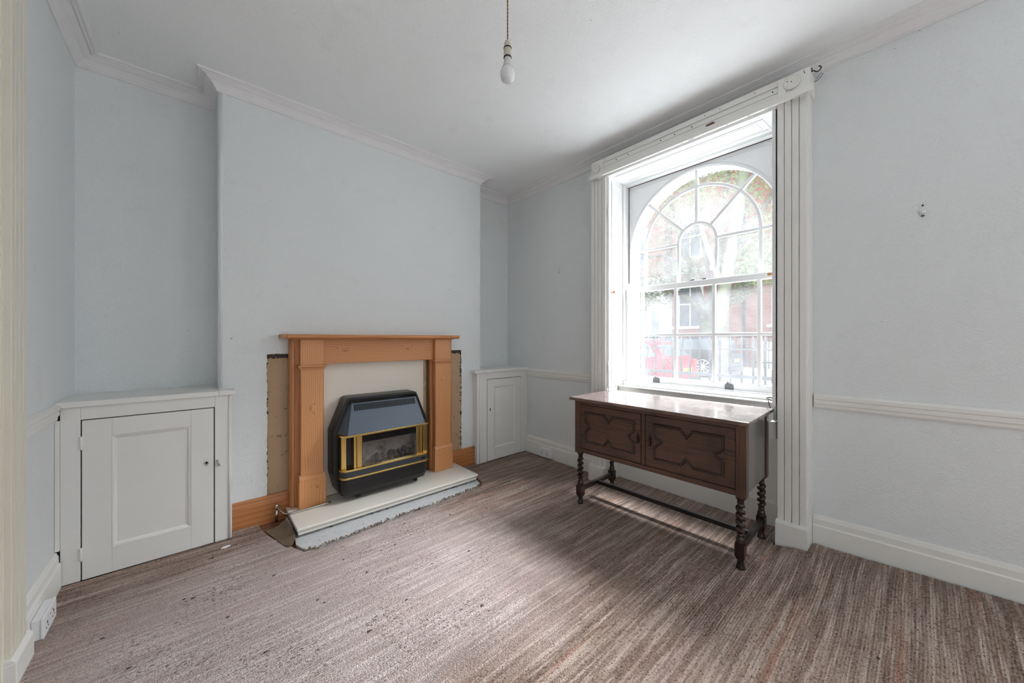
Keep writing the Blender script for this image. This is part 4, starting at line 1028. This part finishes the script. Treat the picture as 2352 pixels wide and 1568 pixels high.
rl = root('iron_railing', (5, 2.4, .52), 'black iron spear-topped railing just outside the window', 'railing')
MB().box(4.985, 5.015, -2.6, 8.6, 1.118, 1.136).build('top_rail', MT['iron'], rl); MB().box(4.98, 5.02, -2.6, 8.6, .775, .815).build('lower_rail', MT['iron'], rl)
b0 = None
for i in range(50):
    y = 2.515 + (i-36)*.1215
    if b0 is None:
        mm = MB(); by = 2.515-36*.1215
        mm.lathe([(.012,.521),(.012,1.14),(.019,1.150),(.012,1.160),(.017,1.185),(.019,1.20),(.013,1.235),(.002,1.300)], (5, by, 0), 'z', 8)
        b0 = mm.build('spear_bar', MT['iron'], rl)
    else:
        c2 = b0.copy(); COL.objects.link(c2); c2.parent = rl; c2.location = (0, i*.1215, 0)

def car(name, label, x0, yr, W, outline, cabin, paint, wheels, wr, plate_txt, plate_z, lamp_z):
    c = root(name, (x0+W/2, yr+2, G), label, 'car')
    def P(pts): return [(yr+y, G+z) for y, z in pts]
    def shell(pts, xin0, xin1, nm, m, taper, zt, zb_):
        v = []; n = len(pts)
        for side in (0, 1):
            for y, z in pts:
                t = max(0, min(1, (z-zb_)/(zt-zb_))); ins = xin0 + (xin1-xin0)*t
                v.append((x0+ins if side == 0 else x0+W-ins, yr+y, G+z))
        f = [tuple(range(n)), tuple(n+i for i in range(n))[::-1]] + [(i, n+i, n+(i+1) % n, (i+1) % n) for i in range(n)]
        return MB().add(v, f).build(nm, m, c, bevel=.035, seg=3, angle=20)
    body = shell(outline, .02, .04, 'body', paint, 0, 1.0, .2)
    shell(cabin, .07, .24, 'roof', paint, 0, cabin[2][1], cabin[0][1])
    # glazing: slightly proud panes on near side and rear
    y0, z0 = cabin[0]; y1, z1 = cabin[1]; 
    def lerp(a, b, t): return a+(b-a)*t
    zt = cabin[2][1]; zl = cabin[0][1]
    ins = lambda z: .07+(.24-.07)*max(0, min(1, (z-zl)/(zt-zl)))
    def rearpt(t, sx): 
        y = lerp(y0, y1, t)-.012; z = lerp(z0, z1, t); i = ins(z)+.10
        return (x0+i if sx == 0 else x0+W-i, yr+y, G+z+.008)
    v = [rearpt(.18,0), rearpt(.18,1), rearpt(.88,1), rearpt(.88,0)]; v2 = [(a, b+.03, d) for a, b, d in v]
    MB().add(v+v2, [(0,1,2,3),(7,6,5,4),(0,4,5,1),(1,5,6,2),(2,6,7,3),(3,7,4,0)]).build('rear_window', MT['carglass'], c)
    yf0, yf1 = cabin[-1][0]-.35, cabin[-2][0]-.15
    def sidept(y, z): return (x0+ins(z)-.006, yr+y, G+z)
    za, zb2 = lerp(zl, zt, .12), lerp(zl, zt, .80)
    yy0 = lerp(y0, y1, .12)+.30; yy1 = lerp(y0, y1, .8)+.28
    mid = (yy0+yf0)/2
    for a0, a1, b0_, b1 in ((yy0, mid-.04, yy1, mid-.04), (mid+.04, yf0, mid+.04, yf1)):
        v = [sidept(a0, za), sidept(a1, za), sidept(b1, zb2), sidept(b0_, zb2)]; v2 = [(p[0]+.03, p[1], p[2]) for p in v]
        MB().add(v+v2, [(3,2,1,0),(4,5,6,7),(0,1,5,4),(1,2,6,5),(2,3,7,6),(3,0,4,7)]).build('side_window', MT['carglass'], c)
    MB().box(x0+.03, x0+W-.03, yr-.03, yr+.10, G+.28, G+.44).build('bumper', MT['darkcar'], c, bevel=.02)
    for s_ in (0, 1):
        xa = x0+.05 if s_ == 0 else x0+W-.25
        MB().box(xa, xa+.20, yr-.005+.03, yr+.16, G+lamp_z, G+lamp_z+.22).build('tail_lamp', MT['tail'], c, bevel=.02)
    pc = x0+W/2
    MB().box(pc-.26, pc+.26, yr-.045, yr-.012, G+plate_z, G+plate_z+.115).build('number_plate', MT['plate'], c, bevel=.003)
    if plate_txt:
        cu = bpy.data.curves.new('plate_lettering', 'FONT'); cu.body = plate_txt; cu.size = .125; cu.align_x = 'CENTER'; cu.align_y = 'CENTER'; cu.extrude = .001
        tmp = bpy.data.objects.new('tmp', cu); COL.objects.link(tmp); me = bpy.data.meshes.new_from_object(tmp.evaluated_get(bpy.context.evaluated_depsgraph_get())); bpy.data.objects.remove(tmp)
        me.materials.clear(); me.materials.append(MT['hole']); t = bpy.data.objects.new('plate_lettering', me); COL.objects.link(t)
        t.parent = [o for o in c.children if o.name.startswith('number_plate')][0]
        oc = Vector(WORLD_ORIGIN[c.name]); t.location = Vector((pc, yr-.047, G+plate_z+.057)) - oc; t.rotation_euler = (PI/2, 0, 0)
    for wy in wheels:
        for s_ in (0, 1):
            xa, xb = (x0-.005, x0+.20) if s_ == 0 else (x0+W-.20, x0+W+.005)
            mm = MB(); mm.lathe([(wr*.62,xa),(wr*.9,xa-.0),(wr,xa+.03),(wr,xb-.03),(wr*.9,xb),(wr*.62,xb)], (0, yr+wy, G+wr), 'x', 28); w = mm.build('wheel', MT['tyre'], c)
            if s_ == 0:
                mm = MB(); mm.tube([(xa-.004, yr+wy+wr*.63*math.cos(2*PI*k/28), G+wr+wr*.63*math.sin(2*PI*k/28)) for k in range(28)], .022, 8, True)
                for k in range(10):
                    a = 2*PI*k/10; mm.bar((xa-.004, yr+wy+.05*math.cos(a), G+wr+.05*math.sin(a)), (xa-.004, yr+wy+wr*.62*math.cos(a), G+wr+wr*.62*math.sin(a)), .045, .02, (1,0,0))
                mm.lathe([(.06,xa-.016),(.06,xa+.01)], (0, yr+wy, G+wr), 'x', 14); mm.build('rim', MT['alloy'], w)
    return c
car('red_car', 'red hatchback parked behind the railings at the left of the window', 9.3, 4.22, 1.7,
    [(.02,.26),(0,.55),(.05,.80),(.22,.98),(2.9,.98),(3.75,.82),(3.92,.55),(3.88,.26)], [(.12,.96),(.62,1.40),(.95,1.49),(2.0,1.46),(2.95,.97)], MT['redcar'], (.78, 3.2), .31, 'B 5EU', .60, .72)
car('dark_suv', 'large dark car parked beyond the tree with a silver-spoked wheel', 15.0, 4.72, 1.85,
    [(.02,.34),(0,.62),(.05,.95),(.12,1.08),(3.2,1.08),(4.35,1.02),(4.5,.7),(4.45,.34)], [(.10,1.06),(.34,1.52),(.7,1.62),(2.6,1.58),(3.4,1.06)], MT['darkcar'], (.90, 3.65), .43, None, .62, .84)

# trees
def limb(mm, pts, r0, r1, n=10):
    P = [Vector(p) for p in pts]; out = []
    for i in range(len(P)-1):
        p0, p1, p2, p3 = P[max(i-1,0)], P[i], P[i+1], P[min(i+2,len(P)-1)]
        for j in range(5):
            t = j/5; out.append(.5*((2*p1)+(p2-p0)*t+(2*p0-5*p1+4*p2-p3)*t*t+(3*p1-p0-3*p2+p3)*t**3))
    out.append(P[-1]); k = len(out)-1
    mm.tube(out, [r0+(r1-r0)*i/k for i in range(k+1)], n)
def leaves(mm, centres, n, seed, size=.055):
    r = random.Random(seed)
    for _ in range(n):
        cx, cy, cz, cr = r.choice(centres)
        while True:
            d = Vector((r.uniform(-1,1), r.uniform(-1,1), r.uniform(-1,1)))
            if d.length < 1: break
        p = Vector((cx,cy,cz)) + d*cr; a = Vector((r.gauss(0,1), r.gauss(0,1), r.gauss(0,1))).normalized(); b = a.orthogonal().normalized(); s = size*r.uniform(.6,1.5)
        mm.add([p-a*s, p+b*s*.45, p+a*s, p-b*s*.45], [(0,1,2,3)])
ta = root('street_tree', (8.0, 2.64, G), 'pale mossy street tree trunk rising behind the railings', 'tree')
mm = MB(); limb(mm, [(8,2.64,G),(8,2.635,.6),(8,2.62,1.5),(8,2.60,2.1),(8.02,2.50,2.75),(8.05,2.36,3.7),(8.1,2.2,5.2),(8.1,2.1,6.8)], .135, .10); mm.build('trunk', MT['bark'], ta)
for pts, a, b in (([(8.02,2.58,2.2),(7.9,2.75,2.8),(7.8,2.95,3.6),(7.8,3.1,4.6)], .07, .03), ([(8.04,2.45,3.0),(8.3,2.2,3.5),(8.6,1.95,4.1),(8.8,1.7,5)], .06, .02)):
    mm = MB(); limb(mm, pts, a, b, 8); mm.build('branch', MT['bark'], ta)
mm = MB(); leaves(mm, [(8,3.0,4.6,1.0),(8.3,2.3,5.0,1.1),(8.6,1.9,4.3,.7),(7.9,3.4,4.2,.7),(8.2,2.0,3.2,.45),(8.0,1.95,2.6,.35),(8.6,3.6,5.0,.9)], 3400, 5)
o = tag(mm.build('foliage', MT['leaf'], ta), kind='stuff')
tb = root('street_tree.001', (17.10,6.32,G), 'grey many-limbed street tree behind the parked cars', 'tree')
mm = MB(); limb(mm, [(17.10,6.32,G),(17.10,6.31,.45),(17.10,6.27,1.77),(17.10,6.22,2.51)], .28, .24); mm.build('trunk', MT['bark'], tb)
for pts, a, b in (([(17.10,6.27,1.92),(17.03,6.62,2.74),(16.95,7.21,3.33),(16.80,7.88,3.63),(16.65,8.62,3.85)], .15, .05), ([(17.10,6.22,2.37),(17.10,5.95,3.55),(17.17,5.72,4.74),(17.25,5.58,6.83),(17.25,5.35,9.06)], .18, .07),
                  ([(17.10,6.27,2.37),(17.10,6.62,3.55),(17.03,7.06,4.74),(16.95,7.43,6.23),(16.80,7.88,8.31)], .16, .06), ([(17.10,6.10,3.26),(17.25,6.25,4.45),(17.25,6.47,5.93),(17.25,6.54,8.31)], .12, .045),
                  ([(17.03,6.99,4.60),(16.80,7.88,5.19),(16.65,8.77,5.34)], .075, .03)):
    mm = MB(); limb(mm, pts, a, b, 8); mm.build('branch', MT['bark'], tb)
mm = MB(); leaves(mm, [(17.10,8.33,4.15,1.19),(16.95,8.77,5.34,1.34),(17.10,7.73,6.83,1.49),(17.25,6.25,7.42,1.78),(16.65,6.84,4.30,0.74),(17.10,5.35,5.93,1.34),(16.65,9.37,3.70,1.04),(16.80,5.06,3.41,0.74),(17.10,4.31,4.15,1.04),(17.10,7.43,8.61,1.49)], 5200, 9, .095)
o = tag(mm.build('foliage', MT['leaf'], tb), kind='stuff')

# houses opposite
hb = root('brick_house', (21, 5.5, G), 'red brick house with white sash windows across the street', 'house')
mm = MB()
BX = 19.5
wins = [(7.25, 8.65, 1.95, 4.3), (3.2, 4.35, 1.95, 4.3), (7.25, 8.65, 5.6, 7.8), (3.2, 4.35, 5.6, 7.8)]
mm.box(BX, BX+4, .4, 3.2, G, 9.5); mm.box(BX, BX+4, 4.35, 7.25, G, 9.5); mm.box(BX, BX+4, 8.65, 8.86, G, 9.5)
for a, b in ((3.2,4.35),(7.25,8.65)): mm.box(BX, BX+4, a, b, G, 1.95); mm.box(BX, BX+4, a, b, 4.3, 5.6); mm.box(BX, BX+4, a, b, 7.8, 9.5)
mm.build('wall', MT['brick'], hb)
for a, b, c_, d in wins:
    mm = MB(); t = .16
    mm.box(BX-.05, BX+.2, a, a+t, c_, d); mm.box(BX-.05, BX+.2, b-t, b, c_, d); mm.box(BX-.05, BX+.2, a+t, b-t, d-t, d); mm.box(BX-.12, BX+.2, a-.18, b+.18, c_-.14, c_); mm.box(BX+.05, BX+.15, a+t, b-t, (c_+d)/2-.04, (c_+d)/2+.04); mm.box(BX+.05, BX+.15, (a+b)/2-.03, (a+b)/2+.03, c_, d-t)
    f = mm.build('window', MT['white_r'], hb, bevel=.01); MB().box(BX+.12, BX+.14, a+t, b-t, c_, d-t).build('pane', MT['winglass'], f)
mm = MB(); mm.box(BX-.06, BX, .4, 8.86, 4.75, 5.0); mm.box(BX-.25, BX+4, .4, 8.86, 9.5, 9.8); mm.build('string_course', MT['white_r'], hb, bevel=.01)
mm = MB(); mm.lathe([(.075,.0),(.075,8.6)], (BX-.12, 5.42, 0), 'z', 12); mm.box(BX-.25, BX-.02, 5.27, 5.57, 8.6, 8.9); mm.build('drainpipe', MT['iron'], hb)
hp = root('porch_house', (20.5, 11.2, G), 'white stuccoed house with an arched porch across the street', 'house')
mm = MB(); PX = 18.9
dc, dr_ = 9.95, .62
arcl = [(dc+dr_*math.cos(t), 3.15+dr_*math.sin(t)) for t in [PI/2*(1-i/10) for i in range(11)]]; arcr = [(2*dc-p[0], p[1]) for p in arcl]
mm.prism([(dc, 4.4)] + arcl + [(dc+dr_, G), (14, G), (14, 4.4)], 'x', PX, PX+.6); mm.prism([(dc, 4.4)] + arcr + [(dc-dr_, G), (9.0, G), (9.0, 4.4)], 'x', PX, PX+.6)
mm.box(PX-.15, PX+.55, 8.9, 14, 4.4, 4.65); mm.build('porch', MT['white_r'], hp, bevel=.01)
MB().box(PX+1.0, PX+1.2, 9.0, 14, G, 4.4).build('porch_back', MT['white_r'], hp)
MB().box(PX+.94, PX+1.0, 9.55, 10.2, .15, 2.9).build('door', MT['greydoor'], hp, bevel=.01)
mm = MB(); mm.box(PX+.7, PX+4, 9.38, 14, 4.65, 9.6); mm.build('upper_wall', MT['brick'], hp)
for a in (10.3, 12.4):
    mm = MB(); mm.box(PX+.62, PX+.8, a, a+1.2, 5.5, 7.7); f = mm.build('window', MT['white_r'], hp, bevel=.01); MB().box(PX+.60, PX+.63, a+.15, a+1.05, 5.65, 7.55).build('pane', MT['winglass'], f)
# far railings and garden wall
fr = root('far_railing', (17.6, 6, G), 'thin iron railings along the far pavement', 'railing')
mm = MB(); mm.box(17.58, 17.62, -1, 10.6, 1.32, 1.36); mm.box(17.58, 17.62, -1, 10.6, .28, .32); mm.build('rail', MT['iron'], fr)
b0 = None
for i in range(64):
    y = -.4+i*.17
    if b0 is None: mm = MB(); mm.lathe([(.013,G+.301),(.013,1.40),(.022,1.44),(.002,1.56)], (17.6, y, 0), 'z', 6); b0 = mm.build('spear_bar', MT['iron'], fr)
    else: c2 = b0.copy(); COL.objects.link(c2); c2.parent = fr; c2.location = (0, i*.17, 0)
structure(MB().box(17.3, 17.9, -1.2, 10.8, G, .05).build('trim_12', MT['white_r']), 'pale kerb wall under the far railings', 'kerb wall')
structure(MB().box(18.6, 18.8, -4, 4.6, G, 1.15).build('trim_13', MT['white_r']), 'white garden wall behind the far railings', 'garden wall')

# ================================================================== LIGHT, CAMERA
W = bpy.data.worlds.new('overcast_sky'); SC.world = W; W.use_nodes = True
wt = W.node_tree; bg = wt.nodes['Background']
tc = wt.nodes.new('ShaderNodeTexCoord'); sp = wt.nodes.new('ShaderNodeSeparateXYZ'); wt.links.new(tc.outputs['Generated'], sp.inputs[0])
cr = wt.nodes.new('ShaderNodeValToRGB'); wt.links.new(sp.outputs[2], cr.inputs[0])
cr.color_ramp.elements[0].position = .0; cr.color_ramp.elements[0].color = (.80,.86,.92,1); cr.color_ramp.elements[1].position = .9; cr.color_ramp.elements[1].color = (.93,.97,1.0,1)
wt.links.new(cr.outputs[0], bg.inputs[0]); bg.inputs[1].default_value = 1.5

def sun(name, direction, strength, angle, color):
    d = bpy.data.lights.new(name, 'SUN'); d.energy = strength; d.angle = math.radians(angle); d.color = color
    o = bpy.data.objects.new(name, d); COL.objects.link(o); o.rotation_euler = Vector(direction).to_track_quat('-Z', 'Y').to_euler(); return o
sun('cloud_sun', (-1.0, .05, -1.0), 5.0, 78, (1.0,.985,.96))

def area(name, loc, direction, sx, sy, power, color):
    d = bpy.data.lights.new(name, 'AREA'); d.shape = 'RECTANGLE'; d.size = sx; d.size_y = sy; d.energy = power; d.color = color
    o = bpy.data.objects.new(name, d); COL.objects.link(o); o.location = loc; o.rotation_euler = Vector(direction).to_track_quat('-Z', 'Y').to_euler(); return o
# unseen area lamp added for sky light, high over the street, in front of the arched window
area('added_sky_lamp', (6.0, .4, 5.55), (-1, .15, -.98), 4.2, 2.6, 1150, (.97,.985,1.0))
bpy.data.lights['added_sky_lamp'].spread = math.radians(100)
# two unseen fill lamps added to brighten the room: window-wall side and rear
area('added_fill_side', (3.05, -1.15, 1.78), (-1, .0, -.12), 1.15, 1.8, 11, (.93,.97,1.0))
area('added_fill_rear', (.55, YB+.03, 1.65), (0, 1, .22), 2.4, 2.2, 21, (.95,.975,1.0))

cam = bpy.data.cameras.new('camera'); co = bpy.data.objects.new('camera', cam); COL.objects.link(co)
co.location = (0, 0, 1.25); co.rotation_euler = (PI/2, 0, -math.atan2(930.5, 819)+0.0)
yaw = math.atan2(930.5, 819)            # +x is this far right of the view axis
co.rotation_euler = (PI/2, 0, yaw - PI/2)
cam.sensor_fit = 'HORIZONTAL'; cam.sensor_width = 36; cam.lens = 819/2352*36; cam.shift_y = -4.5/2352; cam.clip_start = .03; cam.clip_end = 200
SC.camera = co
SC.view_settings.view_transform = 'Standard'; SC.view_settings.look = 'None'; SC.view_settings.gamma = 1; SC.view_settings.use_curve_mapping = False
SC.view_settings.exposure = 0.30
SC.cycles.use_denoising = True
SC.cycles.max_bounces = 12; SC.cycles.diffuse_bounces = 6; SC.cycles.transparent_max_bounces = 16
